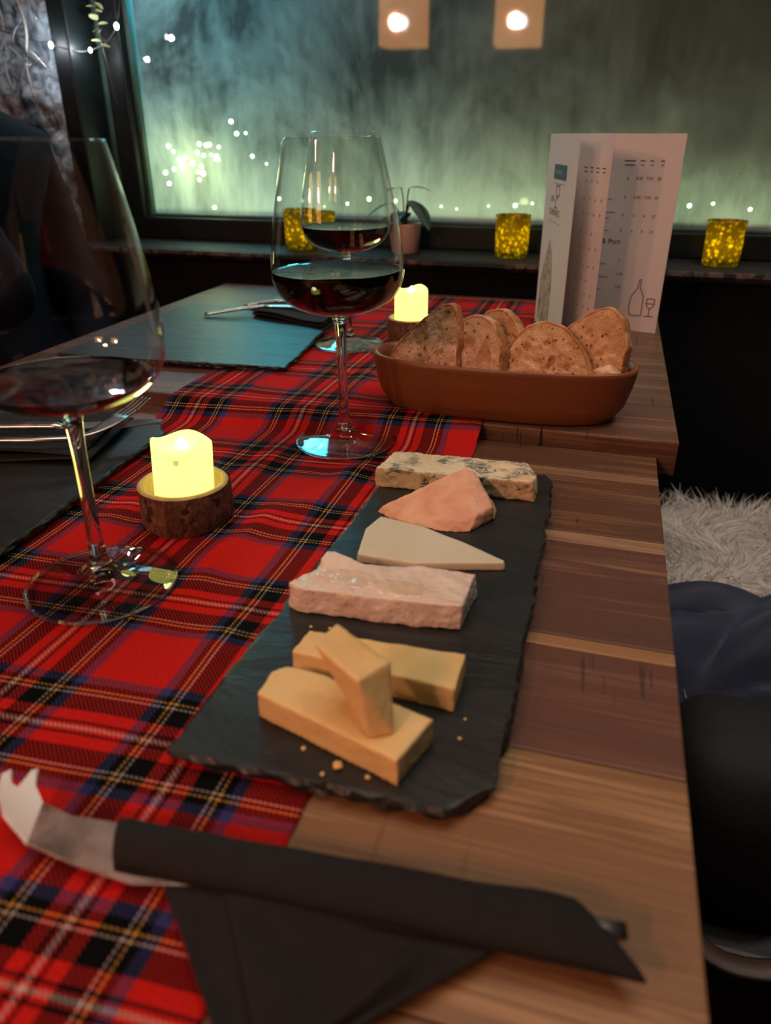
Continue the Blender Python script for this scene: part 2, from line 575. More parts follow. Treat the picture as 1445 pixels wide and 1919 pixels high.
table('dining_table', 'far acacia plank table set slightly higher against the window wall', -.63, .0745,
      [.6165, .71, .80, .89, .99, .1 + .99, 1.19], .014, .030, far_specs)

# ---- runner
def runner_z(x, y):
    base = 0.0009
    t = min(1, max(0, (y - .578) / .038)); base += .0146 * t * t * (3 - 2 * t)
    r = 0.0
    for cx, wd, am, y0, y1 in ((-.205, .013, .0034, .30, .47), (-.165, .010, .0022, .22, .33), (-.260, .012, .0026, .44, .62),
                               (-.185, .012, .0030, .41, .60), (-.30, .014, .0022, .33, .55), (-.335, .012, .0026, .62, .80), (-.225, .012, .002, .62, .80)):
        e = math.exp(-((x - cx - .012 * sin(y * 14)) / wd) ** 2)
        q = max(0, min(1, (y - y0) / .05)) * max(0, min(1, (y1 - y) / .05))
        r += am * e * q
    r += .0005 * noise.noise(Vector((x * 40, y * 40, 0)))
    for fx, fy, fr in FLAT:
        d = hypot(x - fx, y - fy)
        r *= max(0, min(1, (d - fr) / .018))
    return base + max(r, -.0003)


FLAT = [(-.2665, .314, .045), (-.2021, .574, .045), (-.2875, .841, .043), (-.262, .4066, .036), (-.2235, .886, .034)]
bm = bmesh.new(); V = []
XN, YN = 110, 420
for i in range(XN + 1):
    x = -.395 + .3055 * i / XN; col = []
    for k in range(YN + 1):
        y = .05 + 1.115 * k / YN
        jx = .0012 * noise.noise(Vector((5, y * 60, i // 60))) if i in (0, XN) else 0
        col.append(bm.verts.new((x + jx, y, runner_z(x, y))))
    V.append(col)
for i in range(XN):
    for k in range(YN):
        bm.faces.new((V[i][k], V[i + 1][k], V[i + 1][k + 1], V[i][k + 1]))
run = mesh_obj('table_runner', bm, TARTAN)
sm = run.modifiers.new('cloth', 'SOLIDIFY'); sm.thickness = .0008; sm.offset = -1
tag(run, 'red tartan wool runner lying down the length of both tables', 'table runner')

# =================================================================== SLATES
def slate(name, label, poly, z0, thick, seed, chip=.0022, step=.0025):
    pts = dense(poly, step); n = len(pts)
    cx = sum(p.x for p in pts) / n; cy = sum(p.y for p in pts) / n
    bm = bmesh.new(); rings = []
    spec = [(-.0012, 1.0), (-.0001, .95), (.0006, .72), (-.0004, .45), (-.0006, .2), (-.0030, 0.0)]
    nrm = []
    for i in range(n):
        t = (pts[(i + 1) % n] - pts[i - 1]).normalized(); nrm.append(Vector((t.y, -t.x)))
    for li, (off, h) in enumerate(spec):
        ring = []
        for i in range(n):
            p = pts[i]
            q = Vector((p.x * 130, p.y * 130, seed + li * .55))
            j = noise.noise(q) * chip + noise.noise(q * .28) * chip * .9
            if li == 0: j = noise.noise(q * .5) * chip * .5
            s = p + nrm[i] * (off + j)
            dz = noise.noise(q * 1.3) * .0006 if 0 < li < 5 else 0
            ring.append(bm.verts.new((s.x, s.y, z0 + thick * h + dz)))
        rings.append(ring)
    for A, B in zip(rings, rings[1:]):
        for i in range(n):
            j = (i + 1) % n
            bm.faces.new((A[i], B[i], B[j], A[j]))
    bm.faces.new(rings[0]); bm.faces.new(rings[-1][::-1])
    o = mesh_obj(name, bm, SLATE, None, False)
    return tag(o, label, 'slate')


slate('slate_board', 'long black slate cheese board with chipped edges, set on the runner', [(-.1535, .2000), (-.0345, .2000), (-.0185, .2185), (-.0165, .270), (-.0180, .402), (-.0195, .523), (-.0265, .534), (-.142, .519), (-.1445, .42), (-.150, .30)], .0012, .0075, 1.3)
slate('slate_board', 'dark slate placemat at lower left, under a black napkin and cutlery', [(-.62, .20), (-.342, .205), (-.3455, .36), (-.357, .53), (-.37, .551), (-.60, .545)], .0021, .0062, 4.1)
slate('slate_board', 'teal sheened slate placemat at the far left corner of the far table', [(-.585, .688), (-.315, .708), (-.318, .74), (-.348, .99), (-.58, .98)], .0161, .0062, 8.7)

# =================================================================== CHEESES
def cheese_mat(name, stops, scale=40., rough=.45, bumps=.35, sss=.12, veins=False, wet=False):
    m = Mat(name)
    n = m.noise(scale, detail=4., dist=.4)
    c = n.ramp(stops)
    b = m.noise(scale * 5, detail=3.)
    if veins:
        v1 = m.noise(95., m.scaled((.55, 1.3, 1.1), rot=(0, 0, .5)), 4, .68, 1.8)
        zone = m.noise(48., detail=2.).map(.45, .56)
        crack = (v1 - .5).abs().map(.02, .085, 1, 0)
        dots = m.noise(260., detail=2.).map(.66, .72) * m.noise(38., m.scaled((1, 1, 1), (3, 5, 1)), 2).map(.5, .6)
        f = (crack * zone).max(dots)
        c = m.mix(f * .93, c, (.045, .085, .098))
        b = b - f * .8
    bs = m.bsdf(c, rough, m.bump(b, bumps, .0014), Specular__IOR__Level=.35, Subsurface__Weight=sss, Subsurface__Radius=(.006, .004, .002), Subsurface__Scale=.5)
    return m.end(bs)


BLUE = cheese_mat('blue_cheese_paste', [(.3, (.74, .58, .33)), (.55, (.82, .70, .46)), (.75, (.85, .76, .55))], 30, veins=True)
RINDW = cheese_mat('washed_rind', [(.3, (.66, .33, .20)), (.5, (.76, .43, .27)), (.7, (.82, .54, .36))], 55, bumps=.7, rough=.6)
GOAT = cheese_mat('pale_hard_cheese', [(.3, (.66, .62, .44)), (.7, (.73, .69, .50))], 20, bumps=.12, rough=.5)
BRIE = cheese_mat('soft_cheese', [(.3, (.78, .64, .50)), (.55, (.83, .72, .59)), (.75, (.88, .80, .69))], 60, bumps=.8, rough=.33)
CHED = cheese_mat('hard_yellow_cheese', [(.3, (.80, .55, .20)), (.55, (.87, .64, .27)), (.75, (.89, .70, .36))], 28, bumps=.25, rough=.5)
ZT = .0088
def two(bot, top, z0, z1): return [(x, y, z0) for x, y in bot] + [(x, y, z1) for x, y in top]


bl = hull_chunk('blue_cheese', two([(-.1457, .4765), (-.0297, .4825), (-.0290, .500), (-.035, .516), (-.139, .511)],
                                   [(-.1450, .4760), (-.0325, .4815), (-.0300, .494), (-.0385, .515), (-.139, .511)], ZT, .0245), BLUE, None, .0011, .0022, .012, 2, .0012, .004)
tag(bl, 'blue veined cheese bar with a crumbly top across the far end of the slate', 'cheese')
wd = hull_chunk('washed_rind_cheese', [(-.1325, .4370, ZT), (-.126, .4325, ZT), (-.108, .4235, ZT), (-.0830, .4205, ZT), (-.0655, .4240, ZT), (-.0525, .4470, ZT), (-.054, .462, ZT),
                                       (-.112, .4560, ZT), (-.0790, .4680, .0355), (-.0700, .4680, .0335), (-.0545, .4440, .0200), (-.0620, .4330, .0190), (-.128, .4365, .0145), (-.100, .4490, .0235)], RINDW, None, .0011, .0030, .017, 3, .0014, .006)
tag(wd, 'orange pink rind wedge tilted against the blue cheese bar', 'cheese')
gt = hull_chunk('goat_cheese', two([(-.1300, .4030), (-.1250, .3690), (-.0880, .3685), (-.0365, .3835), (-.0370, .3870), (-.0650, .4030), (-.0930, .4160), (-.1255, .4230)],
                                   [(-.1295, .4020), (-.1245, .3695), (-.0880, .3692), (-.0372, .3838), (-.0378, .3866), (-.0655, .4020), (-.0935, .4150), (-.1250, .4220)], ZT, .0142), GOAT, None, .0010, .0007, .02, 2)
tag(gt, 'thin smooth pale ivory triangle of cheese in the middle of the slate', 'cheese')
# soft cheese: bar with a slumped melting left part and a raised horn
br = thing('soft_cheese', 'glistening pink white soft cheese bar with slumped left end', 'cheese')
hull_chunk('body', two([(-.1455, .3130), (-.138, .3085), (-.100, .3120), (-.0665, .3145), (-.0500, .3165), (-.0485, .352), (-.0830, .350), (-.1130, .345), (-.132, .342), (-.1430, .329)],
                       [(-.1440, .3130), (-.137, .3095), (-.100, .3125), (-.0665, .3150), (-.0505, .3175), (-.0490, .351), (-.0830, .349), (-.1130, .343), (-.130, .336), (-.1410, .325)], ZT, .0242), BRIE, br, .0010, .0030, .016, 4, .0008, .005)
hull_chunk('horn', [(-.140, .330, .016), (-.128, .346, .016), (-.119, .340, .0225), (-.130, .328, .0235), (-.1335, .3420, .0300), (-.1295, .3440, .0300), (-.104, .342, .0235), (-.118, .346, .014)], BRIE, br, .0009, .0016, .008, 3)
# melt pool: shiny
WET = (lambda m: m.end(m.bsdf(m.noise(60.).ramp([(.3, (.78, .60, .42)), (.7, (.84, .70, .54))]), .08, m.bump(m.noise(90., detail=3.), .6, .003), Specular__IOR__Level=.8)))(Mat('melting_paste'))
hull_chunk('melting_patch', [(-.116 + .019 * cos(a) , .3260 + .0095 * sin(a), .0236 + dz) for a in [2 * pi * i / 14 for i in range(14)] for dz in (-.004, .0011)], WET, br, .0009, .0014, .006, 4)
hull_chunk('melting_patch', [(-.086 + .017 * cos(a) , .3240 + .0080 * sin(a), .0238 + dz) for a in [2 * pi * i / 14 for i in range(14)] for dz in (-.004, .0010)], WET, br, .0009, .0014, .006, 4)
lo = hull_chunk('hard_cheese', two([(-.1250, .2285), (-.0550, .2068), (-.0465, .2345), (-.100, .2485), (-.1185, .2505), (-.1248, .244)],
                                   [(-.1245, .2285), (-.0550, .2072), (-.0468, .2342), (-.100, .2480), (-.1185, .2500), (-.1244, .244)], ZT, .0226), CHED, None, .0010, .0008, .016, 2, .0005, .004)
tag(lo, 'pale yellow hard cheese bar nearest the front edge, lying under the leaning piece', 'cheese')
bk = hull_chunk('hard_cheese', two([(-.1220, .2605), (-.0415, .2548), (-.0415, .2815), (-.1195, .2790)],
                                   [(-.1215, .2605), (-.0418, .2552), (-.0415, .2812), (-.1195, .2785)], ZT, .0222), CHED, None, .0010, .0008, .016, 2, .0006, .005)
tag(bk, 'yellow hard cheese bar lying behind the leaning piece, parallel to the soft cheese', 'cheese')
ln = hull_chunk('hard_cheese', [(-.0983, .2310, .0535), (-.0935, .2470, .0540), (-.0650, .2320, .0500), (-.0740, .2165, .0500),
                                (-.0690, .2148, .0232), (-.0595, .2195, .0232), (-.0650, .2350, .0232), (-.0780, .2330, .0232), (-.0850, .2275, .038), (-.066, .2205, .038)], CHED, None, .0010, .0012, .014, 4)
tag(ln, 'yellow hard cheese piece leaning upright on top of the front bar', 'cheese')
for i, (x, y, r) in enumerate([(-.0983, .2155, .0011), (-.081, .2100, .0022), (-.0858, .2045, .0010), (-.0675, .2080, .0011), (-.0359, .2397, .0009), (-.036, .252, .0007), (-.127, .298, .0008), (-.117, .2995, .0008)]):
    bm = bmesh.new(); bmesh.ops.create_icosphere(bm, subdivisions=2, radius=r)
    for v in bm.verts:
        v.co *= 1 + .35 * noise.noise(v.co * 900 + Vector((i, 0, 0))); v.co.z *= .55
    o = mesh_obj('cheese_crumb', bm, CHED, None, True, (x, y, ZT + r * .5))
    tag(o, ['tiny cheese crumb left of the larger crumb on the slate', 'largest flat cheese crumb in front of the front bar', 'small cheese crumb just before the largest crumb', 'small crumb beside the corner of the front cheese bar',
            'crumb on bare slate right of the front bar', 'faint speck of cheese right of the rear yellow bar', 'speck of cheese in front of the soft cheese left end', 'second speck of cheese before the soft cheese'][i], 'crumb', 'crumbs on the slate board')

# =================================================================== GLASSES
BOWL = [(.0010, .1090), (.0060, .1100), (.0150, .1112), (.0270, .1140), (.0380, .1188), (.0460, .1255), (.0508, .1345), (.0525, .1440), (.0518, .1560), (.0498, .1710), (.0466, .1890), (.0425, .2090), (.0385, .2270), (.0362, .2378)]
def fine_prof(P, k=4):
    return [(max(p.x, 1e-7), p.y) for p in smooth_path([(a, b, 0) for a, b in P], k)]


def make_glass(label, loc, fill, rot=(0, 0, 0), size=1.0):
    t = thing('wine_glass', label, 'wine glass', loc, rot, 'stemmed wine glasses on the table')
    t.scale = (size,) * 3
    outer = fine_prof(BOWL)
    inner = [(max(r - .0009, 1e-7), z + (.0022 if i < 5 else .0004)) for i, (r, z) in enumerate(outer)][:-1]
    inner = [(r, z) for r, z in inner if z > .1115]
    top = outer[-1][1]
    prof = outer + [(outer[-1][0] - .0004, top + .0004), (outer[-1][0] - .0009, top)] + inner[::-1] + [(1e-8, .1118)]
    lathe_obj('bowl', [(1e-8, .1088)] + prof, GLASSBOWL, t, 72)
    stem = [(1e-8, .0004), (.030, .0004), (.0415, .0004), (.0430, .0012), (.0425, .0022), (.030, .0036), (.018, .0055), (.0110, .0085), (.0105, .0112), (.0078, .0135), (.0062, .0165), (.0050, .022), (.0042, .032), (.0039, .055), (.0040, .080), (.0046, .096), (.0056, .1045), (.0078, .1086), (.0045, .1092), (1e-8, .1094)]
    cut = 8
    lathe_obj('foot', [(1e-8, .0004)] + fine_prof(stem[1:cut + 1], 3), GLASSFOOT, t, 64)
    bm = bmesh.new(); tube(bm, [(.0424 * cos(2 * pi * i / 72), .0424 * sin(2 * pi * i / 72), .0016) for i in range(73)], .0010, 8, None, False); mesh_obj('foot_rim', bm, GLASS, t)
    sp = fine_prof(stem[cut:-1], 3)
    lathe_obj('stem', [(1e-8, stem[cut][1])] + sp + [(1e-8, .1094)], GLASS, t, 56)
    # wine: up to the fill line, with the meniscus
    wi = [(r - .0004, z + .0002) for r, z in inner if z < fill]
    rf = wi[-1][0]
    wp = [(1e-8, .1122)] + wi + [(rf, fill), (rf - .0010, fill - .0004), (rf - .003, fill - .0007), (1e-8, fill - .0007)]
    lathe_obj('wine', wp, WINE, t, 64)
    return t


make_glass('large wine glass at left with a shallow pool of dark wine', (-.2665, .3145, .0012), .1262, (0, .018, 0))
make_glass('middle wine glass half full of black red wine beside the cheese', (-.2021, .5740, .0012), .1452, (0, -.020, 0))
make_glass('wine glass standing behind the middle glass on the far table', (-.2890, .8420, .0158), .1400, (0, -.006, 0), .96)

# =================================================================== CANDLES
def bark_mat():
    m = Mat('bark')
    n = m.noise(1., m.scaled((230, 230, 120)), 5, .65, .8)
    c = n.ramp([(.3, (.045, .018, .010)), (.5, (.15, .065, .036)), (.72, (.28, .14, .08))])
    patch = m.noise(75., detail=2.).gt(.64)
    c = m.mix(patch, c, (.030, .008, .007))
    return m.end(m.bsdf(c, .8, m.bump(n, .8, .003)))


BARK = bark_mat()
CUT = (lambda m: m.end(m.bsdf(m.noise(120.).ramp([(.3, (.40, .25, .09)), (.7, (.60, .42, .17))]), .6)))(Mat('cut_wood'))
def wax_mat():
    m = Mat('lit_wax')
    tl = m.node('ShaderNodeBsdfTranslucent', Color=(.95, .93, .55))
    df = m.node('ShaderNodeBsdfDiffuse', Color=(.75, .72, .45))
    em = m.node('ShaderNodeEmission', Color=(.83, .92, .28), Strength=.68)
    return m.end(m.adds(m.mixs(.3, tl, df), em))


WAX = wax_mat()
LED = emit('led_flame', (1., .98, .70), 7.)


def candle(label, clabel, loc, R, lean, seed, hgt=.0415):
    t = thing('candle_holder', label, 'candle holder', loc, (0, 0, seed))
    hb = .0275
    def wob(r, z, a):
        if r < R * .96: return r, z
        return r * (1 + .03 * sin(3 * a + seed) + .018 * noise.noise(Vector((cos(a) * 5, sin(a) * 5, z * 120 + seed)))), z
    lathe_obj('bark', [(R * .97, .0), (R, .002), (R * 1.01, .012), (R * .99, hb - .002), (R * .97, hb)], BARK, t, 90, wob)
    ri = R * .83
    bm = bmesh.new()
    lathe(bm, [(1e-8, 0.0004), (R * .955, .0004)], 48)
    lathe(bm, [(R * .972, hb - .0003), (R * .93, hb + .0008), (R * .90, hb + .0009), (ri, hb + .0004), (ri - .0006, hb - .012), (1e-8, hb - .012)], 60)
    mesh_obj('cut_face', bm, CUT, t)
    c = thing('candle', clabel, 'candle', (loc[0], loc[1], loc[2] + hb - .0116), (lean[0], lean[1], 0))
    rc = .0200; H = hgt
    def wav(r, z, a):
        if z < H * .9: return r, z
        return r, z + .0022 * sin(3 * a + 1.9 + seed) + .0012 * sin(2 * a + .7) - .0006
    prof = [(1e-8, .0002), (rc, .0002), (rc, H * .3), (rc, H * .6), (rc, H * .88), (rc, H * .93), (rc * .985, H), (rc * .93, H * 1.015), (rc * .88, H), (rc * .8, H * .93), (rc * .55, H * .88), (1e-8, H * .87)]
    lathe_obj('wax', prof, WAX, c, 64, wav)
    fl = lathe_obj('flame_bulb', [(1e-8, H * .87), (.0035, H * .88), (.0042, H * .92), (.0026, H * 1.0), (1e-8, H * 1.07)], LED, c, 20)
    l1 = light('candle_glow', 'POINT', (0, 0, H * .50), .0040, (1., .93, .35), .011); l1.parent = c
    l2 = light('candle_glow', 'POINT', (0, 0, H * 1.25), .055, (.95, 1., .42), .012); l2.parent = c
    return t


candle('bark ringed log slice candle holder beside the large left glass', 'yellow glowing candle in the front log holder', (-.262, .4066, .0012), .0315, (-.03, .05), .4)
candle('bark log slice candle holder behind the bread bowl', 'yellow glowing candle in the far log holder', (-.2235, .886, .0155), .0285, (0, .0), 2.1, .046)

# =================================================================== BREAD BOWL
BOWLWOOD = wood_mat('bowl_wood', (.14, .042, .018), (.22, .072, .028), (.30, .11, .045), 40, rough=.38, scratch=0, fine=.5)
def oval(a, b, n=96, e=2.7):
    out = []
    for k in range(n):
        t = 2 * pi * k / n; c, s = cos(t), sin(t)
        out.append((a * abs(c) ** (2 / e) * (1 if c > 0 else -1), b * abs(s) ** (2 / e) * (1 if s > 0 else -1)))
    return out


bm = bmesh.new()
lv = [(.101, .0375, 0, 2.6), (.103, .040, .002, 2.6), (.1115, .0428, .014, 2.6), (.1160, .0455, .030, 2.6), (.1185, .0472, .044, 2.6), (.1188, .0474, .0472, 2.6), (.1175, .0462, .0484, 2.6), (.1145, .0432, .0478, 2.6),
      (.1130, .0420, .040, 2.6), (.1040, .0385, .020, 2.6), (.094, .0340, .008, 2.6), (.070, .025, .0062, 2.4)]
rings = [[bm.verts.new((x, y, z)) for x, y in oval(a, b, 96, e)] for a, b, z, e in lv]
for A, B in zip(rings, rings[1:]):
    for i in range(96):
        j = (i + 1) % 96; bm.faces.new((A[i], A[j], B[j], B[i]))
bm.faces.new(rings[0]); bm.faces.new(rings[-1])
bowl = mesh_obj('bread_bowl', bm, BOWLWOOD, None, True, (-.0825, .6630, .0146))
tag(bowl, 'long oval reddish brown wooden bowl filled with bread slices', 'bowl')


def crumb_mat(tint):
    m = Mat('bread_crumb')
    n = m.noise(60., detail=4.)
    c = n.ramp([(.28, (.50, .27, .14)), (.5, (.64, .40, .24)), (.72, (.76, .56, .38))])
    c = m.mix(1., c, tint, 'MULTIPLY')
    h = m.voro(210., m.scaled((1, 1, .5)))
    pore = h.map(.05, .22)
    c = m.mix((pore * -1. + 1.) * .28, c, (.42, .22, .11))
    return m.end(m.bsdf(c, .85, m.bump(pore + m.noise(400.) * .4, .9, .003), Specular__IOR__Level=.2))


def crust_mat():
    m = Mat('bread_crust')
    n = m.noise(45., detail=5., dist=.6)
    c = n.ramp([(.28, (.30, .10, .030)), (.46, (.52, .23, .085)), (.58, (.64, .36, .19)), (.72, (.74, .55, .42))])
    return m.end(m.bsdf(c, .7, m.bump(m.noise(140., detail=4.), .7, .003), Specular__IOR__Level=.25))


CRUMB, GOLDEN, CRUST = crumb_mat((1.02, 1.02, 1.02)), crumb_mat((1.0, .94, .80)), crust_mat()


def slice_(label, origin, yaw, lean, poly, thick, seed, holes):
    """poly: slice outline in metres (u to the right, v up). The slice stands facing -Y, turned by yaw and leant back."""
    t = thing('bread_slice', label, 'bread', origin, (0, 0, 0), 'bread slices in the bowl')
    M = Matrix.Rotation(yaw, 4, 'Z') @ Matrix.Rotation(-lean, 4, 'X')
    pts = dense([(a, b) for a, b in poly], .0022); n = len(pts)
    # smooth outline
    for _ in range(4):
        pts = [(pts[i - 1] + pts[i] * 2 + pts[(i + 1) % n]) / 4 for i in range(n)]
    cx = sum(p.x for p in pts) / n; cy = sum(p.y for p in pts) / n
    C = Vector((cx, cy))
    def holed(p):
        d = -.0006 + .0008 * noise.noise(Vector((p.x * 240, p.y * 170, seed))) + .0009 * noise.noise(Vector((p.x * 90, p.y * 60, seed + 5)))
        for hx, hy, hr, hs, dep in holes:
            q = hypot((p.x - hx) / hr, (p.y - hy) / (hr * hs))
            if q < 1: d += dep * (1 - q * q)
        v = noise.noise(Vector((p.x * 330, p.y * 190, seed + 9)))
        d += max(0, v - .2) * .0045
        return d
    bm = bmesh.new(); K = 22
    for side in (0, 1):
        rings = []
        for k in range(K + 1):
            f = 1 - k / K
            ring = []
            for p in pts:
                q = C + (p - C) * (f * .985)
                e = min(1, k / 2)
                y = holed(q) * e if side == 0 else thick - holed(q) * e
                ring.append(bm.verts.new(M @ Vector((q.x, y, q.y))))
                if k == K: break
            rings.append(ring)
        for A, B in zip(rings, rings[1:]):
            for i in range(n):
                j = (i + 1) % n
                if len(B) == 1: bm.faces.new((A[i], A[j], B[0]))
                else: bm.faces.new((A[i], A[j], B[j], B[i]))
    mesh_obj('crumb', bm, GOLDEN if seed in (3.0, 4.0, 5.0) else CRUMB, t)
    bm = bmesh.new(); rings = []
    for f, y in ((.955, -.0002), (.985, -.0010), (1.004, -.0002), (1.012, thick * .25), (1.014, thick * .6), (1.004, thick), (.985, thick + .0008), (.955, thick + .0002)):
        ring = []
        for i, p in enumerate(pts):
            q = C + (p - C) * f
            w_ = noise.noise(Vector((p.x * 160, p.y * 160, y * 160 + seed))) * .0011 + noise.noise(Vector((p.x * 60, p.y * 60, y * 60 + seed))) * .0012
            q = q + (p - C).normalized() * (w_ if .99 < f else 0)
            ring.append(bm.verts.new(M @ Vector((q.x, y, q.y))))
        rings.append(ring)
    for A, B in zip(rings, rings[1:]):
        for i in range(n):
            j = (i + 1) % n; bm.faces.new((A[i], A[j], B[j], B[i]))
    mesh_obj('crust', bm, CRUST, t)
    return t


slice_('leftmost pale crumb bread slice with a sharp top corner in the wooden bowl', (-.158, .6480, .026), radians(-14), radians(16),
       [(-.022, .0), (.036, .0), (.037, .030), (.033, .068), (.025, .084), (.015, .083), (-.002, .069), (-.021, .049), (-.033, .032)], .0135, 1.0,
       [(-.004, .052, .008, 2.0, .004), (.018, .050, .003, 2., .003), (.010, .020, .003, 1.2, .002), (-.012, .022, .003, 2, .002), (.020, .071, .004, 2, .002)])
slice_('second bread slice with large holes, between the leftmost and the round one', (-.112, .6470, .026), radians(-24), radians(14),
       [(-.026, .0), (.031, .0), (.032, .022), (.028, .050), (.016, .070), (.002, .075), (-.012, .072), (-.022, .060), (-.026, .03)], .014, 2.0,
       [(.012, .036, .008, 1.9, .006), (-.006, .046, .007, 1.3, .004), (-.014, .030, .004, 1.6, .003), (.020, .014, .003, 2., .003), (-.006, .016, .004, 1.2, .002)])
slice_('crusty bread slice standing just behind the second slice', (-.102, .668, .026), radians(-22), radians(14),
       [(-.026, .0), (.034, .0), (.036, .030), (.032, .058), (.022, .070), (.008, .078), (-.006, .074), (-.018, .058), (-.026, .03)], .014, 3.0, [(.0, .05, .006, 1.5, .004)])
slice_('broken bread piece half hidden at the back of the bowl', (-.085, .681, .026), radians(-20), radians(10),
       [(-.022, .0), (.026, .0), (.028, .030), (.022, .046), (.010, .056), (-.002, .060), (-.015, .052), (-.022, .03)], .012, 3.6, [(.018, .040, .006, 1.2, .005), (.0, .03, .006, 1.2, .004)])
slice_('rounded golden bread slice with small dark holes near the front of the bowl', (-.046, .6420, .026), radians(-10), radians(20),
       [(-.034, .0), (.040, .0), (.046, .026), (.032, .053), (.014, .070), (-.004, .075), (-.021, .069), (-.034, .050), (-.040, .026)], .013, 4.0,
       [(-.018, .050, .0045, .8, .004), (.006, .040, .0035, 1.4, .005), (.016, .026, .0025, 1., .006), (.006, .034, .003, 1.5, .004), (-.006, .036, .004, 1.3, .002), (-.016, .026, .003, 1.2, .002), (.002, .054, .005, .8, .002), (.020, .036, .003, 1.2, .003)])
slice_('tallest rounded bread slice at the right end of the bowl', (-.0105, .6600, .026), radians(-20), radians(14),
       [(-.034, .0), (.017, .0), (.032, .030), (.032, .056), (.024, .076), (.012, .086), (.002, .084), (-.014, .074), (-.028, .060), (-.036, .04)], .015, 5.0,
       [(.018, .030, .004, 1.2, .006), (-.012, .045, .004, 1.1, .003), (.012, .060, .004, 1.3, .002), (-.004, .062, .003, 1., .002), (.0, .026, .005, 1.3, .002), (.014, .048, .003, 1.8, .002)])
cr = hull_chunk('bread_crust_piece', [(.010 + a, .642 + b, c) for a, b, c in ((-.012, -.004, .045), (.012, .002, .046), (.014, .010, .052), (-.010, .010, .060), (.002, .012, .066), (-.012, .002, .062), (.006, -.002, .062), (.013, .006, .060))], CRUST, None, .0011, .002, .01, 2, .001, .004)
tag(cr, 'small broken crust piece at the right end of the bowl', 'bread')

# =================================================================== MENU
def paper_mat(name, col): return plain(name, col, .7, 60, .02)
PAPER = paper_mat('menu_paper', (.78, .74, .71))
INK = plain('print_ink', (.035, .028, .028), .6)
TEAL = plain('print_teal', (.030, .085, .085), .6)
PALE = plain('print_pale', (.55, .60, .57), .6)
GREYINK = plain('print_grey', (.22, .21, .17), .6)
m = Mat('sketch_print'); n = m.noise(130., m.scaled((1, 1, .5)), 4, .7, 1.5)
SKETCH = m.end(m.bsdf(n.ramp([(.36, (.13, .11, .09)), (.46, (.40, .33, .24)), (.60, (.66, .58, .47))]), .7))
menu = thing('drinks_menu', 'white folded drinks menu card standing on the far table', 'menu', (-.0885, 1.0464, .0142))
MH = .2285
def leaf(name, dx, dy, bulge=.0):
    L = hypot(dx, dy); a = atan2(dy, dx); th = .0004
    bm = bmesh.new(); A = []
    for i in range(9):
        u = L * i / 8; b = bulge * sin(pi * i / 8)
        A.append([bm.verts.new((u, b + s * th, z)) for s in (-1, 1) for z in (0, MH)])
    for p, q in zip(A, A[1:]):
        bm.faces.new((p[0], q[0], q[1], p[1])); bm.faces.new((p[2], p[3], q[3], q[2]))
        bm.faces.new((p[1], q[1], q[3], p[3])); bm.faces.new((p[0], p[2], q[2], q[0]))
    bm.faces.new((A[0][0], A[0][1], A[0][3], A[0][2])); bm.faces.new((A[-1][0], A[-1][2], A[-1][3], A[-1][1]))
    o = mesh_obj(name, bm, PAPER, menu, False); o.rotation_euler = (0, 0, a)
    return o, L


pA, LA = leaf('front_cover', .0435, -.1488)
pB, LB = leaf('inner_page', .0778, -.1340)
pC, LC = leaf('back_page', .1565, -.0354)
FR = -.0007
def rect(name, page, u0, u1, z0, z1, mat, sk=0):
    bm = bmesh.new()
    bm.faces.new([bm.verts.new(p) for p in ((u0, FR, z0), (u1, FR, z0 + sk), (u1, FR, z1 + sk), (u0, FR, z1))])
    return mesh_obj(name, bm, mat, page, False)


def text(name, page, s, u, z, h, mat, wide=1., ital=0.):
    cu = bpy.data.curves.new('lettering', 'FONT'); cu.body = s; cu.size = h * 1.4; cu.shear = ital
    tmp = bpy.data.objects.new('tmp', cu); COL.objects.link(tmp)
    bpy.context.view_layer.update()
    me = bpy.data.meshes.new_from_object(tmp.evaluated_get(bpy.context.evaluated_depsgraph_get()))
    bpy.data.objects.remove(tmp)
    for v in me.vertices: v.co = (u + v.co.x * wide, FR, z + v.co.y)
    o = bpy.data.objects.new(name, me); COL.objects.link(o); o.parent = page; me.materials.append(mat)
    return o


def strokes(name, page, lines, mat, w_=.0006):
    bm = bmesh.new()
    for L in lines:
        for (a, b), (c, d) in zip(L, L[1:]):
            t = Vector((c - a, d - b)); ln = t.length
            if ln < 1e-6: continue
            t /= ln; p = Vector((-t.y, t.x)) * w_
            q = [(a - p.x - t.x * w_, b - p.y - t.y * w_), (c - p.x + t.x * w_, d - p.y + t.y * w_), (c + p.x + t.x * w_, d + p.y + t.y * w_), (a + p.x - t.x * w_, b + p.y - t.y * w_)]
            bm.faces.new([bm.verts.new((x, FR, z)) for x, z in q])
    return mesh_obj(name, bm, mat, page, False)


# the leaves are seen foreshortened: u runs from the fold to the free edge
u = lambda f: LA * f
rect('logo_panel', pA, u(.27), u(.70), .1800, .1960, TEAL)
FR = -.0010
text('logo_lettering', pA, 'THE BULB', u(.30), .1860, .0042, PALE, 1.55)
FR = -.0007
rect('rule', pA, u(.27), u(.68), .1750, .1757, GREYINK)
text('lettering', pA, 'EN', u(.235), .1545, .0072, GREYINK, 1.5)
strokes('glass_emblem', pA, [[(u(.40), .173), (u(.42), .1625), (u(.47), .161), (u(.52), .1635), (u(.52), .172), (u(.46), .173), (u(.40), .173)], [(u(.45), .161), (u(.41), .155), (u(.42), .149)], [(u(.40), .1495), (u(.46), .1485)]], GREYINK, .0011)
text('lettering', pA, 'DRINKS', u(.22), .1395, .0078, GREYINK, 1.5)
rect('rule', pA, u(.20), u(.62), .1330, .1337, GREYINK, -.002)
bm = bmesh.new()
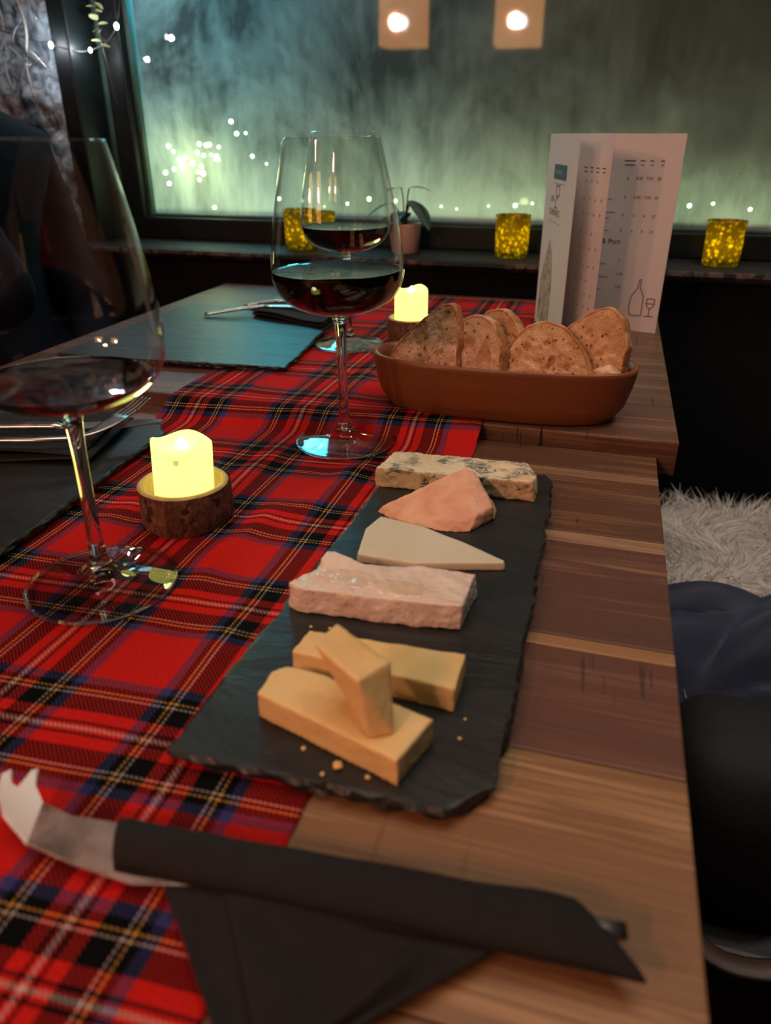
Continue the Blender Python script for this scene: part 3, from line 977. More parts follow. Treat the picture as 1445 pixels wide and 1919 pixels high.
prof = [(.10, .008), (.52, .003), (.53, .060), (.50, .085), (.42, .100), (.34, .112), (.27, .098), (.20, .080), (.12, .060)]
bm.faces.new([bm.verts.new((u(a), FR, z)) for a, z in prof]); mesh_obj('sketch', bm, SKETCH, pA, False)
# price columns of the inner page and of the back page
for r, z in enumerate([.1790, .1600, .1445, .1240, .1080, .0880, .0720, .0570, .0420, .0270]):
    for q, s in enumerate(('5', '7', '6', '9')[: 4 if r % 3 else 3]):
        text('price', pB, s, LB * (.66 + .085 * q), z, .0030, INK, 1.6)
for q in range(4):
    rect('column_head', pB, LB * (.62 + .09 * q), LB * (.67 + .09 * q), .1935, .1945, INK)
    rect('column_head', pB, LB * (.63 + .09 * q), LB * (.67 + .09 * q), .1895, .1905, INK)
for q, (a, b) in enumerate(((.585, .665), (.70, .735), (.77, .80), (.845, .875))):
    rect('column_head', pC, LC * a, LC * b, .1990, .2002, INK)
    rect('column_head', pC, LC * (a + .006), LC * (b - .002), .1945, .1955, INK)
for r, (z, row) in enumerate([(.1790, ('6', '8.50', '9.50', '28')), (.1580, ('5', '6.50', '7.50', '26')), (.1370, ('4', '6', '8', '27')), (.1195, ('5', '6', '8', '24'))]):
    for q, s in enumerate(row):
        text('price', pC, s, LC * (.615, .70, .775, .85)[q] - (.002 if len(s) > 1 else 0), z, .0034, INK, .95)
text('heading', pC, '& Port', LC * .487, .1050, .0062, INK, 1.0)
for (a, b, z) in ((.49, .525, .1560), (.487, .56, .1410), (.487, .52, .1345), (.485, .53, .1200), (.49, .545, .0800), (.487, .57, .0640), (.487, .525, .0480)):
    rect('text_line', pC, LC * a, LC * b, z, z + .0009, GREYINK)
for z, s in ((.0840, '5'), (.0680, '6.50'), (.0520, '7.50')):
    text('price', pC, s, LC * .635, z, .0030, INK, 1.0)
a0, z0 = LC * .775, .0200
strokes('bottle_drawing', pC, [[(a0 + x, z0 + z) for x, z in ((.0, .001), (-.0015, .012), (.0, .024), (.004, .030), (.0065, .034), (.0075, .0445), (.0095, .0445), (.0095, .034), (.0125, .029), (.0150, .024), (.0150, .001), (.006, -.0005), (.0, .001))]], INK, .0005)
strokes('glass_drawing', pC, [[(a0 + x, z0 + z) for x, z in ((.020, .022), (.0195, .016), (.021, .012), (.0245, .010), (.028, .012), (.0295, .016), (.029, .022), (.020, .022))], [(a0 + .0195, z0 + .016), (a0 + .0295, z0 + .016)], [(a0 + .0245, z0 + .010), (a0 + .0242, z0 + .001)], [(a0 + .019, z0), (a0 + .0295, z0 + .0005)]], INK, .0005)

# =================================================================== LEDGE THINGS
def gold_mat():
    m = Mat('gold_mercury_glass')
    v = m.voro(150., feature='F1')
    big = m.noise(120., detail=2.)
    spot = (v.map(.26, .52, 1, 0) * big.map(.36, .52)).min(1.)
    tl = m.node('ShaderNodeBsdfTranslucent', Color=(1., .80, .05))
    gl = m.bsdf((.16, .085, .012), .25, m.bump(v, .4, .002), Metallic=.7)
    tr = m.node('ShaderNodeBsdfTransparent', Color=(.8, .6, .08))
    return m.end(m.mixs(spot, m.mixs(.22, gl, tl), m.mixs(.2, tl, tr)))


GOLD = gold_mat()
def votive(label, x, y=1.292):
    t = thing('votive_holder', label, 'candle holder', (x, y, .0622), (0, 0, x * 7), 'gold votive holders on the ledge')
    def wob(r, z, a): return r + .0006 * noise.noise(Vector((cos(a) * 4, sin(a) * 4, z * 90))), z
    lathe_obj('cup', [(1e-7, .0), (.024, .0), (.0262, .002), (.0268, .012), (.0275, .035), (.0285, .062), (.0288, .0645), (.0278, .0648), (.0272, .062), (.0262, .035), (.0255, .006), (1e-7, .005)], GOLD, t, 48, wob)
    lathe_obj('tea_light', [(1e-7, .0055), (.0185, .0055), (.0185, .018), (.016, .0185), (1e-7, .0178)], WAX, t, 24)
    lathe_obj('flame_bulb', [(1e-7, .0178), (.003, .019), (.0035, .022), (1e-7, .031)], LED, t, 12)
    l = light('votive_glow', 'POINT', (0, 0, .036), .16, (1., .86, .22), .006); l.parent = t
    return t


votive('gold speckled votive glowing on the ledge behind the middle wine glass', -.5290)
votive('gold speckled votive glowing on the ledge left of the menu', -.1575)
votive('gold speckled votive glowing on the ledge right of the menu', .1645)
votive('small part of a gold votive showing through the rear wine glass', -.502, 1.333).scale = (.8, .8, .9)

# potted plant
POT = plain('blush_ceramic', (.62, .42, .37), .45, 30, .05)
LEAFM = (lambda m: m.end(m.bsdf((m.xyz()[0] * 1.0).abs().ramp([(.0, (.10, .16, .11)), (.008, (.020, .055, .030))]) if False else m.noise(60.).ramp([(.35, (.014, .036, .024)), (.65, (.05, .085, .06))]), .35)))(Mat('striped_leaf'))
m = Mat('watermelon_leaf'); X, Y, Z = m.xyz()
st_ = (Y.abs() / (X * -1. + .052).max(.006) * 20.).sin().map(.2, .9)
LEAFM = m.end(m.bsdf(m.mix(st_, (.010, .032, .020), (.085, .125, .095)), .35))
STEMM = plain('plant_stem', (.05, .035, .03), .5)
pl = thing('potted_plant', 'small striped leaf plant in a blush pot on the ledge', 'plant', (-.3385, 1.292, .0622))
lathe_obj('pot', [(1e-7, 0), (.0215, 0), (.0225, .001), (.0275, .0455), (.0277, .047), (.0255, .047), (.0245, .040), (1e-7, .040)], POT, pl, 40)
lathe_obj('soil', [(1e-7, .0395), (.0250, .0395), (1e-7, .0425)], plain('soil', (.02, .014, .01), .9, 0, 0, .8, 200), pl, 24)
def leaf_mesh(L, Wd, cup=.2):
    bm = bmesh.new(); rows = []
    for i in range(11):
        t = i / 10; hw = Wd * (sin(pi * min(1, t * .96 + .04)) ** .75) * (1 - .25 * t)
        rows.append([bm.verts.new((t * L, s * hw, -cup * L * t * t + .12 * abs(s) * hw + .01 * L * sin(s * 9))) for s in (-1, -.66, -.33, 0, .33, .66, 1)])
    for A, B in zip(rows, rows[1:]):
        for k in range(6): bm.faces.new((A[k], B[k], B[k + 1], A[k + 1]))
    me = bpy.data.meshes.new('leaf')
    bmesh.ops.remove_doubles(bm, verts=bm.verts, dist=1e-5)
    bm.to_mesh(me); bm.free()
    for p in me.polygons: p.use_smooth = True
    return me


LM = leaf_mesh(.046, .018, .35); LM.materials.append(LEAFM)
for i, (yaw, pit, h, reach, sc) in enumerate([(-20, 28, .082, .008, 1.25), (10, -12, .101, .006, .75), (150, -8, .100, .010, .75), (200, 14, .078, .024, 1.15), (-100, 5, .066, .012, .8), (60, 0, .075, .010, .7), (110, 8, .062, .012, .8), (-55, -15, .076, .006, .5), (235, 12, .060, .022, .8)]):
    a = radians(yaw); bx, by = cos(a) * reach, sin(a) * reach
    tube_obj('petiole', smooth_path([(cos(a) * .003, sin(a) * .003, .040), (bx * .5, by * .5, .040 + (h - .040) * .7), (bx, by, h)], 4), .0011, STEMM, pl, 6)
    o = bpy.data.objects.new('leaf', LM); COL.objects.link(o); o.parent = pl
    o.location = (bx, by, h); o.rotation_euler = (0, radians(pit), a); o.scale = (sc, sc, sc)

# =================================================================== FAIRY LIGHTS AND GREENERY
BULBG = emit('fairy_bulb_green', (.72, 1., .55), 20.)
BULBW = emit('fairy_bulb_white', (1., .95, .86), 26.)
WIRE = plain('thin_wire', (.02, .02, .02), .5)
bmB = bmesh.new(); bmesh.ops.create_icosphere(bmB, subdivisions=2, radius=1.0)
bulb_me = bpy.data.meshes.new('bulb'); bmB.to_mesh(bulb_me); bmB.free(); bulb_me.materials.append(BULBG)
bulbw_me = bulb_me.copy(); bulbw_me.materials.clear(); bulbw_me.materials.append(BULBW)
def string(name, label, pts, rad, me, cat='fairy lights'):
    t = thing(name, label, cat)
    bm = bmesh.new(); tube(bm, smooth_path(pts, 3), .0007, 5); mesh_obj('wire', bm, WIRE, t)
    for p in pts:
        o = bpy.data.objects.new('bulb', me); COL.objects.link(o); o.parent = t; o.location = p
        r = rad * random.uniform(.65, 1.25); o.scale = (r, r, r)
    return t


random.seed(11)
pts = []; x = -.66
while x < .62:
    pts.append((x, 1.50 + .02 * sin(x * 9), .108 + .018 * abs(sin(x * 11.0)) + random.uniform(0, .008))); x += random.uniform(.030, .062)
string('string_lights', 'pale green fairy lights strung low outside the fogged window', pts, .0034, bulb_me)
pts = [(-1.04 + .30 * random.random(), 1.56 + .12 * random.random(), .195 + random.gauss(0, .040)) for _ in range(17)] + [(-.865 + random.gauss(0, .045), 1.56, .185 + random.gauss(0, .018)) for _ in range(14)]
pts.sort()
string('string_lights', 'cluster of bright fairy lights glowing in a shrub outside at left', pts, .0036, bulb_me)
# the shrub that carries them
SHR = plain('dark_foliage', (.02, .04, .02), .7)
sh = thing('shrub', 'dark shrub outdoors behind the fairy light cluster', 'shrub', (-1.0, 1.80, -.80))
tube_obj('trunk', [(0, 0, 0), (.01, 0, .5), (0, .0, .9)], [.015, .012, .008], STEMM, sh)
bm = bmesh.new()
for i in range(900):
    c = Vector((random.gauss(0, .10), random.gauss(0, .05), .93 + random.gauss(0, .075)))
    d = Vector((random.gauss(0, 1), random.gauss(0, 1), random.gauss(0, 1))).normalized(); e = d.orthogonal().normalized()
    a = c + d * .018
    bm.faces.new([bm.verts.new(q) for q in (c, c + d * .009 + e * .006, a, c + d * .009 - e * .006)])
fo = mesh_obj('foliage', bm, SHR, sh, False); fo['kind'] = 'stuff'

ind = thing('string_lights', 'warm white fairy light wire across the window corner indoors', 'fairy lights')
ipts = [(-1.16, 1.262, .43), (-.951, 1.258, .377), (-.905, 1.30, .372), (-.847, 1.30, .405), (-.83, 1.31, .50)]
bm = bmesh.new(); tube(bm, smooth_path(ipts, 6), .0008, 5); mesh_obj('wire', bm, WIRE, ind)
for p, r in ((ipts[1], .0036), (ipts[2], .0028), (ipts[3], .0038)):
    o = bpy.data.objects.new('bulb', bulbw_me); COL.objects.link(o); o.parent = ind; o.location = p; o.scale = (r, r, r * 1.4)
    light('fairy_glow', 'POINT', (p[0], p[1] - .016, p[2]), .19, (.88, .93, 1.), .005)

EUC = plain('eucalyptus_leaf', (.36, .36, .17), .55, 60, .25)
eu = thing('eucalyptus_sprig', 'pale eucalyptus sprig hanging at the window corner', 'foliage', (-.892, 1.318, .48))
tube_obj('stem', smooth_path([(0, 0, .05), (.002, -.002, 0), (-.004, -.003, -.05), (.003, -.002, -.11), (.004, .012, -.19)], 5), .0011, STEMM, eu, 6)
EM = leaf_mesh(.018, .0072, .1); EM.materials.append(EUC)
for i in range(22):
    z = .03 - .0062 * i; a = i * 2.4
    o = bpy.data.objects.new('leaf', EM); COL.objects.link(o); o.parent = eu
    o.location = (.0, -.003, z); o.rotation_euler = (random.uniform(-.8, .8), random.uniform(-.5, .5), a)
    s_ = random.uniform(.65, 1.15); o.scale = (s_, s_, s_)
TW = plain('pale_twig', (.45, .42, .38), .8, 50, .3)
for base, lab in (((-1.045, 1.262, .47), 'pale bare twig hanging on the whitewashed wall, further from the window'), ((-.998, 1.258, .46), 'pale bare twig hanging on the whitewashed wall beside the window')):
    t = thing('dry_twig', lab, 'twig', base, (0, 0, 0))
    tube_obj('stem', smooth_path([(.005, 0, .06), (-.004, 0, -.01), (.006, -.004, -.06), (-.010, 0, -.12), (-.004, 0, -.16)], 5), [.0022] * 21, TW, t, 6)
    for z, dx in ((-.02, .03), (-.05, -.028), (-.09, .032), (-.11, -.026)):
        tube_obj('branch', smooth_path([(0, 0, z), (dx * .5, -.004, z - .008), (dx, -.002, z - .026)], 4), [.0014] * 9, TW, t, 5)

# =================================================================== CUTLERY AND NAPKINS
NAPK = plain('black_paper_napkin', (.0085, .0072, .0078), .9, 90, .15, .25, 500)
def cloth(name, fn, nu, nv, mat, thick=.0012, parent=None):
    bm = bmesh.new()
    G = [[bm.verts.new(fn(i / nu, k / nv)) for k in range(nv + 1)] for i in range(nu + 1)]
    for i in range(nu):
        for k in range(nv): bm.faces.new((G[i][k], G[i + 1][k], G[i + 1][k + 1], G[i][k + 1]))
    o = mesh_obj(name, bm, mat, parent)
    s = o.modifiers.new('cloth', 'SOLIDIFY'); s.thickness = thick; s.offset = 0
    return o


# front place: napkin rolled round a cheese knife
nap = thing('paper_napkin', 'black paper napkin rolled around the knife at the front', 'napkin')
def roll(a, b):
    # a along the roll, b round it
    L0, L1 = Vector((-.1455, .1525)), Vector((.0245, .1650))
    ang = b * 2 * pi * 1.0
    end = a
    p = L0.lerp(L1, a)
    ry = .0088 + .0022 * a; rz = .0072 - .0016 * a
    dy, dz = -cos(ang) * ry, sin(ang) * rz
    # slanted right-hand end: the camera-side corner reaches further right
    sk = (.012 * (-dy / ry) + .002) * max(0, (a - .75) / .25) + .004 * (-dy / ry) * max(0, (.15 - a) / .15)
    pinch = 1 - .45 * max(0, (a - .90) / .10)
    q = .0007 * noise.noise(Vector((a * 6, ang * 1.5, 3)))
    return (p.x + sk, p.y + dy + q, .0094 + .0010 * 0 + dz * pinch - (.0094 - .0012 - .0072) * 0 + q)


cloth('rolled_layer', roll, 60, 30, NAPK, .0010, nap)
def flap(a, b):
    top0, top1 = Vector((-.126, .1475)), Vector((-.004, .1570))
    bot0, bot1 = Vector((-.071, .095)), Vector((-.054, .110))
    p = top0.lerp(top1, a).lerp(bot0.lerp(bot1, a), b)
    z = .0042 + .0012 * sin(a * 7 + b * 2) + .0016 * (1 - b) + .0012 * noise.noise(Vector((a * 5, b * 4, 8)))
    z += .005 * math.exp(-((a - .80 - .12 * b) / .06) ** 2) * min(1, b * 2.5)
    return (p.x, p.y, z)
cloth('loose_flap', flap, 60, 36, NAPK, .0010, nap)
def flap2(a, b):
    p = Vector((-.100, .1465)).lerp(Vector((-.004, .1560)), a).lerp(Vector((-.066, .102)).lerp(Vector((-.050, .111)), a), b)
    return (p.x, p.y, .0075 + .0014 * sin(a * 5 + 1) + .001 * noise.noise(Vector((a * 4, b * 4, 2))))
cloth('folded_layer', flap2, 40, 30, NAPK, .0010, nap)

kn = thing('cheese_knife', 'forked tip cheese knife poking out of the front napkin', 'knife')
poly = [(-.105, .1475), (-.1336, .1428), (-.1553, .1432), (-.1791, .1448), (-.1925, .1490), (-.1990, .1545), (-.2010, .1590), (-.1985, .1612), (-.1955, .1570), (-.1920, .1566), (-.1912, .1630), (-.1890, .1642), (-.1868, .1590), (-.1810, .1556), (-.1673, .1550), (-.150, .1562), (-.105, .1560)]
bm = bmesh.new(); prism(bm, poly, -.0010, .0010)
bmesh.ops.bevel(bm, geom=[e for e in bm.edges if abs(e.verts[0].co.z - e.verts[1].co.z) < 1e-5], offset=.0006, segments=2, affect='EDGES')
bmesh.ops.triangulate(bm, faces=[f for f in bm.faces if len(f.verts) > 4])
for v in bm.verts:
    x, y = v.co.x, v.co.y
    lift = max(0, (-.178 - x)) * .22
    v.co.y = .150 + (y - .150) * 1.18; v.co.z += .0095 + (y - .150) * .55 + lift
mesh_obj('blade', bm, STEEL, kn, False)
tube_obj('handle', [(-.115, .1510, .0092), (-.07, .1555, .0090), (-.01, .1605, .0088), (.022, .1662, .0100), (.0325, .1680, .0110)], [(.0042, .0020), (.0048, .0028), (.0052, .0030), (.0050, .0032), (.0032, .0022)], STEEL, kn, 16)

# left place
n2 = thing('paper_napkin', 'folded black napkin under the fork and knife on the left slate', 'napkin')
def nf(dz, ox):
    def f(a, b):
        p = Vector((-.60, .40)).lerp(Vector((-.372 + ox, .452)), a).lerp(Vector((-.60, .50)).lerp(Vector((-.395 + ox, .548)), a), b)
        return (p.x, p.y, .0098 + dz + .0022 * (sin(a * 8 + dz * 400) + 1) * (1 - b) + .003 * a * b)
    return f
cloth('lower_layer', nf(0, 0), 40, 20, NAPK, .0012, n2)
cloth('upper_layer', nf(.0052, -.008), 40, 20, NAPK, .0012, n2)
def cutlery_fork(label, pts, wid):
    t = thing('fork', label, 'fork')
    P = smooth_path(pts, 8); n = len(P)
    R = []
    for i in range(n):
        a = i / (n - 1); w_ = .0042 - .0014 * sin(pi * min(1, a / .6)) if a < .6 else .0028 + (wid - .0028) * min(1, (a - .6) / .16)
        R.append((w_, .0022 if a < .6 else .0014))
    k = int(n * .84)
    tube_obj('handle', P[:k], R[:k], STEEL, t, 12)
    d = (P[-1] - P[k - 1]); side = d.cross(Vector((0, 0, 1))).normalized()
    for q in (-1.5, -.5, .5, 1.5):
        o0 = P[k - 2] + side * q * wid * .50; o1 = P[-1] + side * q * wid * .46
        mid = (o0 + o1) / 2 + Vector((0, 0, -.0015))
        tube_obj('tine', smooth_path([o0, mid, o1], 5), [(.0012, .0011)] * 9 + [(.0010, .0008), (.0004, .0004)], STEEL, t, 7)
    return t


cutlery_fork('silver fork resting on the black napkin on the left slate', [(-.545, .405, .024), (-.46, .432, .0275), (-.412, .448, .0275), (-.388, .470, .0255), (-.380, .505, .029), (-.378, .545, .0350)], .0085)
kt = thing('table_knife', 'silver table knife beside the fork on the left napkin, tip over the runner', 'knife')
tube_obj('handle', smooth_path([(-.56, .440, .024), (-.50, .458, .0255), (-.44, .478, .0255), (-.418, .485, .0252)], 5), [(.0048, .0032)] * 14 + [(.0036, .0018), (.003, .0014)], STEEL, kt, 12)
bm = bmesh.new()
prism(bm, [(0, -.005), (.02, -.0072), (.06, -.0072), (.083, -.003), (.086, .0015), (.083, .0035), (.05, .0045), (0, .0030)], -.0006, .0006)
o = mesh_obj('blade', bm, STEEL, kt, False, (-.424, .4835, .0250)); o.rotation_euler = (.15, .02, radians(27))

# far left place
n3 = thing('paper_napkin', 'black napkin under the knife on the far slate', 'napkin')
def nf3(dz):
    def f(a, b):
        p = Vector((-.455, .925)).lerp(Vector((-.338, .885)), a).lerp(Vector((-.470, .985)).lerp(Vector((-.345, .975)), a), b)
        return (p.x, p.y, .0238 + dz + .0018 * (sin(a * 6) + 1))
    return f
cloth('lower_layer', nf3(0), 30, 14, NAPK, .0012, n3); cloth('upper_layer', nf3(.0045), 30, 14, NAPK, .0012, n3)
kf = thing('table_knife', 'silver knife lying on the black napkin of the far slate', 'knife')
tube_obj('handle', smooth_path([(-.515, .905, .0255), (-.48, .925, .030), (-.44, .940, .0345)], 5), [(.0046, .0022)] * 9 + [(.0040, .002)] * 2, STEEL, kf, 12)
tube_obj('blade', smooth_path([(-.44, .940, .0345), (-.40, .946, .0350), (-.345, .94, .0350)], 5), [(.0070, .0009)] * 9 + [(.005, .0008), (.002, .0006)], STEEL, kf, 8)
ff = thing('fork', 'silver fork behind the knife on the far slate', 'fork')
tube_obj('handle', smooth_path([(-.488, .972, .0255), (-.45, .978, .033), (-.41, .980, .0345)], 5), [(.0042, .0018)] * 11, STEEL, ff, 10)
for q in (-.0055, -.0018, .0018, .0055):
    tube_obj('tine', [(-.41, .980 + q * .7, .0345), (-.385, .980 + q, .0335), (-.355, .980 + q, .0365)], [(.0013, .001)] * 3, STEEL, ff, 6)

# =================================================================== BENCH, SHEEPSKIN, JACKET, BAG
bn = thing('bench', 'black painted bench along the right of the tables', 'bench', (0, 0, 0))
box_obj('seat', (.10, .75, .40, 1.22, -.335, -.300), BLACKPAINT, bn, .004)
box_obj('base', (.13, .75, .40, 1.22, -.75, -.335), BLACKPAINT, bn)
box_obj('back', (.70, .75, .40, 1.22, -.300, .25), BLACKPAINT, bn, .004)
SKIN = plain('sheepskin_hide', (.45, .42, .38), .9)
shp = thing('sheepskin', 'fluffy white sheepskin draped over the bench', 'sheepskin')
def hide_z(x, y): return -.285 + .010 * noise.noise(Vector((x * 9, y * 9, 0))) + .020 * math.exp(-((y - .95) / .14) ** 2)
def inside(x, y):
    r = 1 + .06 * noise.noise(Vector((x * 12, y * 12, 4)))
    return ((x - .30) / .235) ** 4 + ((y - .80) / .335) ** 4 < r
bm = bmesh.new(); vd = {}
for i in range(61):
    for k in range(81):
        x = .06 + .50 * i / 60; y = .44 + .72 * k / 80
        if inside(x, y): vd[i, k] = bm.verts.new((x, y, hide_z(x, y)))
for (i, k) in list(vd):
    if (i + 1, k) in vd and (i, k + 1) in vd and (i + 1, k + 1) in vd:
        bm.faces.new((vd[i, k], vd[i + 1, k], vd[i + 1, k + 1], vd[i, k + 1]))
hd = mesh_obj('hide', bm, SKIN, shp); q = hd.modifiers.new('t', 'SOLIDIFY'); q.thickness = .008; q.offset = -1
random.seed(3)
FUR = (lambda m: m.end(m.bsdf(m.noise(25.).ramp([(.3, (.66, .60, .53)), (.7, (.86, .81, .74))]), .8, None, Specular__IOR__Level=.1)))(Mat('white_fur'))
verts, faces = [], []
cnt = 0
while cnt < 15000:
    x = random.uniform(.06, .54); y = random.uniform(.44, 1.16)
    if not inside(x, y): continue
    cnt += 1
    z = hide_z(x, y)
    ln = random.uniform(.030, .055)
    f = Vector((noise.noise(Vector((x * 11, y * 11, 1))), noise.noise(Vector((x * 11, y * 11, 7))), 0)) * 1.5
    d = (Vector((f.x + random.gauss(0, .35), f.y + random.gauss(0, .35), .75))).normalized()
    ed = max(abs((x - .30) / .235), abs((y - .80) / .335))
    if ed > .85: d = (d + Vector(((x - .30) * 2.2, (y - .80) * 1.6, 0))).normalized()
    s = d.orthogonal().normalized(); s = (Matrix.Rotation(random.uniform(0, 6.28), 3, d) @ s)
    w_ = random.uniform(.0006, .0011); p = Vector((x, y, z - .001)); b = len(verts)
    cv = Vector((f.x, f.y, -.6)) * ln * .35
    for t in (0, .35, .7, 1.):
        q = p + d * (ln * t) + cv * t * t; ww = w_ * (1 - t * .9)
        verts += [q - s * ww, q + s * ww]
    faces += [(b, b + 1, b + 3, b + 2), (b + 2, b + 3, b + 5, b + 4), (b + 4, b + 5, b + 7, b + 6)]
me = bpy.data.meshes.new('fur'); me.from_pydata([tuple(v) for v in verts], [], faces); me.materials.append(FUR)
fur = bpy.data.objects.new('fur', me); COL.objects.link(fur); fur.parent = shp; fur['kind'] = 'stuff'

NAVY = plain('navy_quilted_nylon', (.012, .020, .050), .7, 25, .25, .3, 60, Sheen__Weight=.2)
NAVY2 = plain('navy_lining', (.045, .040, .065), .55, 25, .25, .2, 60)
jk = thing('quilted_jacket', 'navy quilted jacket heaped on the bench below the sheepskin', 'jacket')
def jf(a, b):
    x = .075 + .36 * a; y = .800 - .19 * b + .05 * a
    h = sin(pi * min(1, max(0, b))) ** .5 * .075 * (1 - .15 * cos(a * 5)) + .02 * a
    quilt = .030 * abs(sin((a * 7 + b * 2.2))) * abs(sin(b * 6.5 + a * 1.3)) ** .6
    z = -.290 + h + quilt * min(1, b * 6) * min(1, (1 - b) * 6) + .008 * noise.noise(Vector((a * 5, b * 5, 1)))
    return (x, y, z)
cloth('shell', jf, 70, 60, NAVY, .004, jk)
def jl(a, b):
    x, y, z = jf(.42 + .58 * a, .04 + .62 * b)
    return (x, y, z + .006 + .010 * sin(pi * a) * sin(pi * b) + .005 * sin(a * 9 + b * 4))
cloth('folded_sleeve', jl, 40, 40, NAVY2, .004, jk)

BAGL = plain('black_leather', (.006, .0055, .0055), .75, 40, .2, .3, 120)
bg = thing('handbag', 'black leather shoulder bag standing on the bench beside the table', 'bag', (.150, .495, -.30))
bm = bmesh.new(); rings = []
for z, ax, ay in ((0, .050, .070), (.012, .058, .078), (.05, .060, .076), (.09, .058, .068), (.118, .052, .055), (.132, .040, .038), (.136, .016, .015)):
    rings.append([bm.verts.new((ax * abs(cos(t)) ** .7 * (1 if cos(t) > 0 else -1), ay * abs(sin(t)) ** .7 * (1 if sin(t) > 0 else -1), z)) for t in [2 * pi * k / 48 for k in range(48)]])
for A, B in zip(rings, rings[1:]):
    for k in range(48):
        bm.faces.new((A[k], A[(k + 1) % 48], B[(k + 1) % 48], B[k]))
bm.faces.new(rings[0]); bm.faces.new(rings[-1])
mesh_obj('body', bm, BAGL, bg)
STRAP = plain('brown_strap', (.05, .026, .015), .5, 40, .2)
tube_obj('strap', smooth_path([(.045, .03, .118), (.070, .0, .09), (.074, -.05, .04), (.050, -.095, .012), (.0, -.110, .008), (-.035, -.098, .02), (-.056, -.07, .05)], 8), [(.009, .0022)] * 49, STRAP, bg, 8)

# =================================================================== PERSON across at the left
JK = plain('dark_navy_coat', (.0040, .0065, .015), .9, 30, .3, .3, 40, Specular__IOR__Level=.1)
SKN = plain('skin', (.45, .24, .17), .5)
HAIR = plain('dark_hair', (.02, .013, .01), .6, 200, .4)
SX, SY = -.075, .05
def skin_mesh(name, nodes, edges, mat, parent, sub=2):
    me = bpy.data.meshes.new(name)
    me.from_pydata([(p[0] + SX, p[1] + SY, p[2]) for p, r in nodes], edges, [])
    o = bpy.data.objects.new(name, me); COL.objects.link(o); o.parent = parent; me.materials.append(mat)
    md = o.modifiers.new('skin', 'SKIN'); md.use_smooth_shade = True
    sv = me.skin_vertices[0].data
    for i, (p, r) in enumerate(nodes):
        sv[i].radius = (r, r) if not isinstance(r, tuple) else r
        sv[i].use_root = (i == 0)
    m2 = o.modifiers.new('sub', 'SUBSURF'); m2.levels = sub; m2.render_levels = sub
    return o


pe = thing('person', 'person in a dark navy coat seated left, arm resting by the table edge', 'person')
body = [((-.95, .95, -.17), (.15, .13)), ((-.94, .95, -.02), (.13, .13)), ((-.92, .95, .14), (.15, .12)), ((-.925, .96, .235), (.11, .09)), ((-.93, .965, .30), .050), ((-.925, .965, .36), .05),
        ((-.83, .83, .225), .055), ((-.735, .79, .10), .050), ((-.660, .77, .044), .040), ((-.76, .66, .046), .042), ((-.80, .60, .045), .034),
        ((-.87, 1.08, .215), .055), ((-.86, 1.12, .06), .048), ((-.80, 1.10, -.06), .042), ((-.74, 1.02, -.085), .040), ((-.71, .96, -.095), .032),
        ((-.80, .86, -.20), .090), ((-.52, .86, -.19), .065), ((-.50, .86, -.50), .050), ((-.48, .86, -.69), .045),
        ((-.80, 1.04, -.20), .090), ((-.52, 1.04, -.19), .065), ((-.50, 1.04, -.50), .050), ((-.48, 1.04, -.69), .045)]
be = [(0, 1), (1, 2), (2, 3), (3, 4), (4, 5), (3, 6), (6, 7), (7, 8), (8, 9), (9, 10), (3, 11), (11, 12), (12, 13), (13, 14), (14, 15), (0, 16), (16, 17), (17, 18), (18, 19), (0, 20), (20, 21), (21, 22), (22, 23)]
skin_mesh('coat', body, be, JK, pe)
# head, well out of the frame, and hands
bm = bmesh.new(); bmesh.ops.create_uvsphere(bm, u_segments=28, v_segments=20, radius=1)
for v in bm.verts:
    x, y, z = v.co
    s = 1 - .22 * max(0, -z)
    nose = .18 * math.exp(-((y / .18) ** 2 + ((z + .1) / .22) ** 2)) if x > 0 else 0
    eye = -.07 * (math.exp(-(((y - .38) / .16) ** 2 + ((z - .08) / .12) ** 2)) + math.exp(-(((y + .38) / .16) ** 2 + ((z - .08) / .12) ** 2))) if x > 0 else 0
    mouth = -.04 * math.exp(-((y / .3) ** 2 + ((z + .5) / .05) ** 2)) if x > 0 else 0
    v.co = Vector(((x * s + nose + eye + mouth) * .092, y * s * .075, z * .115))
hd_ = mesh_obj('head', bm, SKN, pe, True, (-.945 + SX, .97 + SY, .44))
bm = bmesh.new(); bmesh.ops.create_uvsphere(bm, u_segments=28, v_segments=20, radius=1)
bmesh.ops.delete(bm, geom=[v for v in bm.verts if v.co.x > .25 and v.co.z < .55 or v.co.z < -.45], context='VERTS')
for v in bm.verts: v.co = Vector((v.co.x * .103, v.co.y * .086, v.co.z * .126)) * (1 + .02 * noise.noise(v.co * 8))
mesh_obj('hair', bm, HAIR, pe, True, (-.950 + SX, .97 + SY, .447))
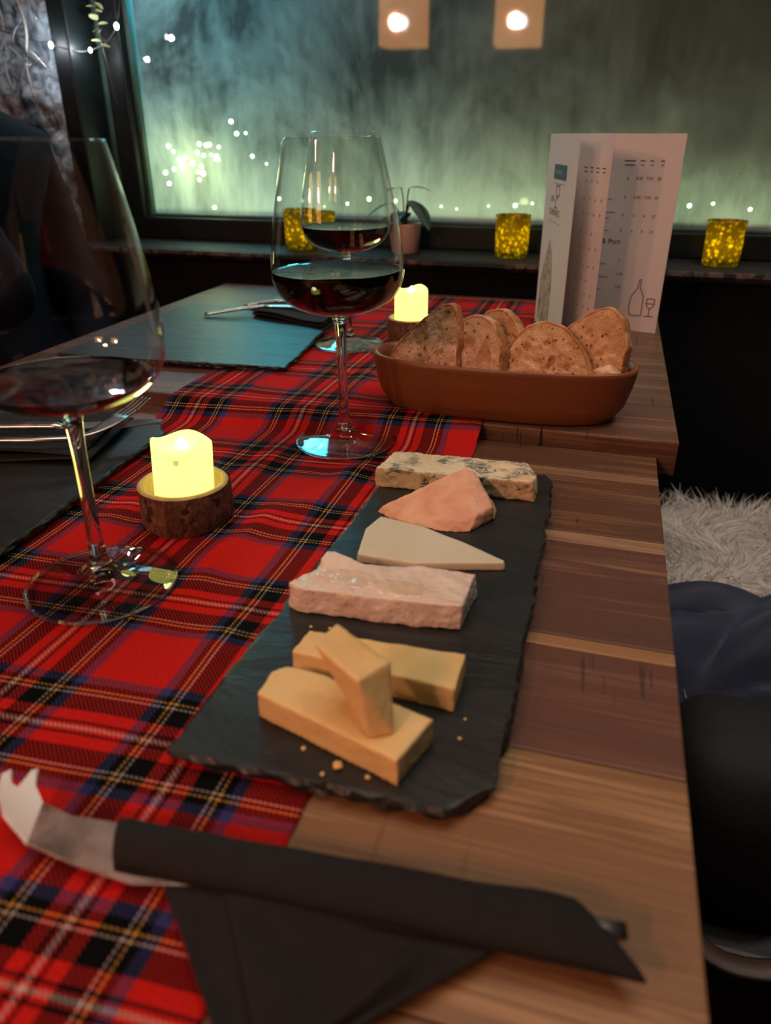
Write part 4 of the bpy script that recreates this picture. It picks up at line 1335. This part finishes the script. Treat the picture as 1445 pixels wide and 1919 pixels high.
def hand(base, d, sgn):
    base = Vector(base); d = Vector(d).normalized(); s = d.cross(Vector((0, 0, 1))).normalized() * sgn
    nodes = [(base, .024), (base + d * .035, (.034, .015)), (base + d * .075, (.038, .014))]; edges = [(0, 1), (1, 2)]
    for q, L in ((-.030, .062), (-.010, .074), (.010, .070), (.029, .055)):
        i = len(nodes); b = base + d * .078 + s * q
        nodes += [(b, .0095), (b + d * L * .45 + Vector((0, 0, .006)), .0088), (b + d * L * .8 + Vector((0, 0, -.002)), .0080), (b + d * L + Vector((0, 0, -.012)), .0068)]
        edges += [(2, i), (i, i + 1), (i + 1, i + 2), (i + 2, i + 3)]
    i = len(nodes)
    nodes += [(base + d * .030 - s * .034, .011), (base + d * .058 - s * .055, .0095), (base + d * .080 - s * .060, .008)]
    edges += [(1, i), (i, i + 1), (i + 1, i + 2)]
    return skin_mesh('hand', [(tuple(p), r) for p, r in nodes], edges, SKN, pe, 1)
hand((-.875, .645, .036), (-.5, -1, -.02), 1)
hand((-.785, 1.00, -.098), (.6, -1, -.02), -1)
bn2 = thing('bench', 'dark bench under the person across the table', 'bench')
box_obj('seat', (-1.35, -.70, .3, 1.22, -.345, -.310), BLACKPAINT, bn2, .004)
box_obj('base', (-1.30, -.76, .3, 1.22, -.75, -.345), BLACKPAINT, bn2)

# =================================================================== LANTERNS behind the camera (seen in the pane)
SHADE = emit('lantern_paper', (1., .42, .14), 6.)
BULBH = emit('lantern_bulb', (1., .97, .95), 30.)
for x, y, z, lab in ((-.961, -.72, .655, 'hanging paper lantern, left one over the neighbouring table'), (-.475, -.72, .645, 'hanging paper lantern, right one over the neighbouring table')):
    t = thing('paper_lantern', lab, 'lamp', (x, y - .06, z))
    bm = bmesh.new()
    for a, b in (((-.09, -.13), (.09, .12)),):
        v = [bm.verts.new(p) for p in ((-.09, 0, -.075), (.09, 0, -.075), (.09, 0, .12), (-.09, 0, .12), (-.09, -.14, -.075), (.09, -.14, -.075), (.09, -.14, .12), (-.09, -.14, .12))]
        for f in ((0, 1, 2, 3), (4, 5, 6, 7), (0, 3, 7, 4), (1, 2, 6, 5)): bm.faces.new([v[i] for i in f])
    mesh_obj('shade', bm, SHADE, t, False)
    bm = bmesh.new(); bmesh.ops.create_uvsphere(bm, u_segments=16, v_segments=10, radius=.024); mesh_obj('bulb', bm, BULBH, t, True, (0.02, .028, 0))
    tube_obj('cord', [(0, -.07, .12), (0, -.07, 1.95 - z)], .004, WIRE, t)
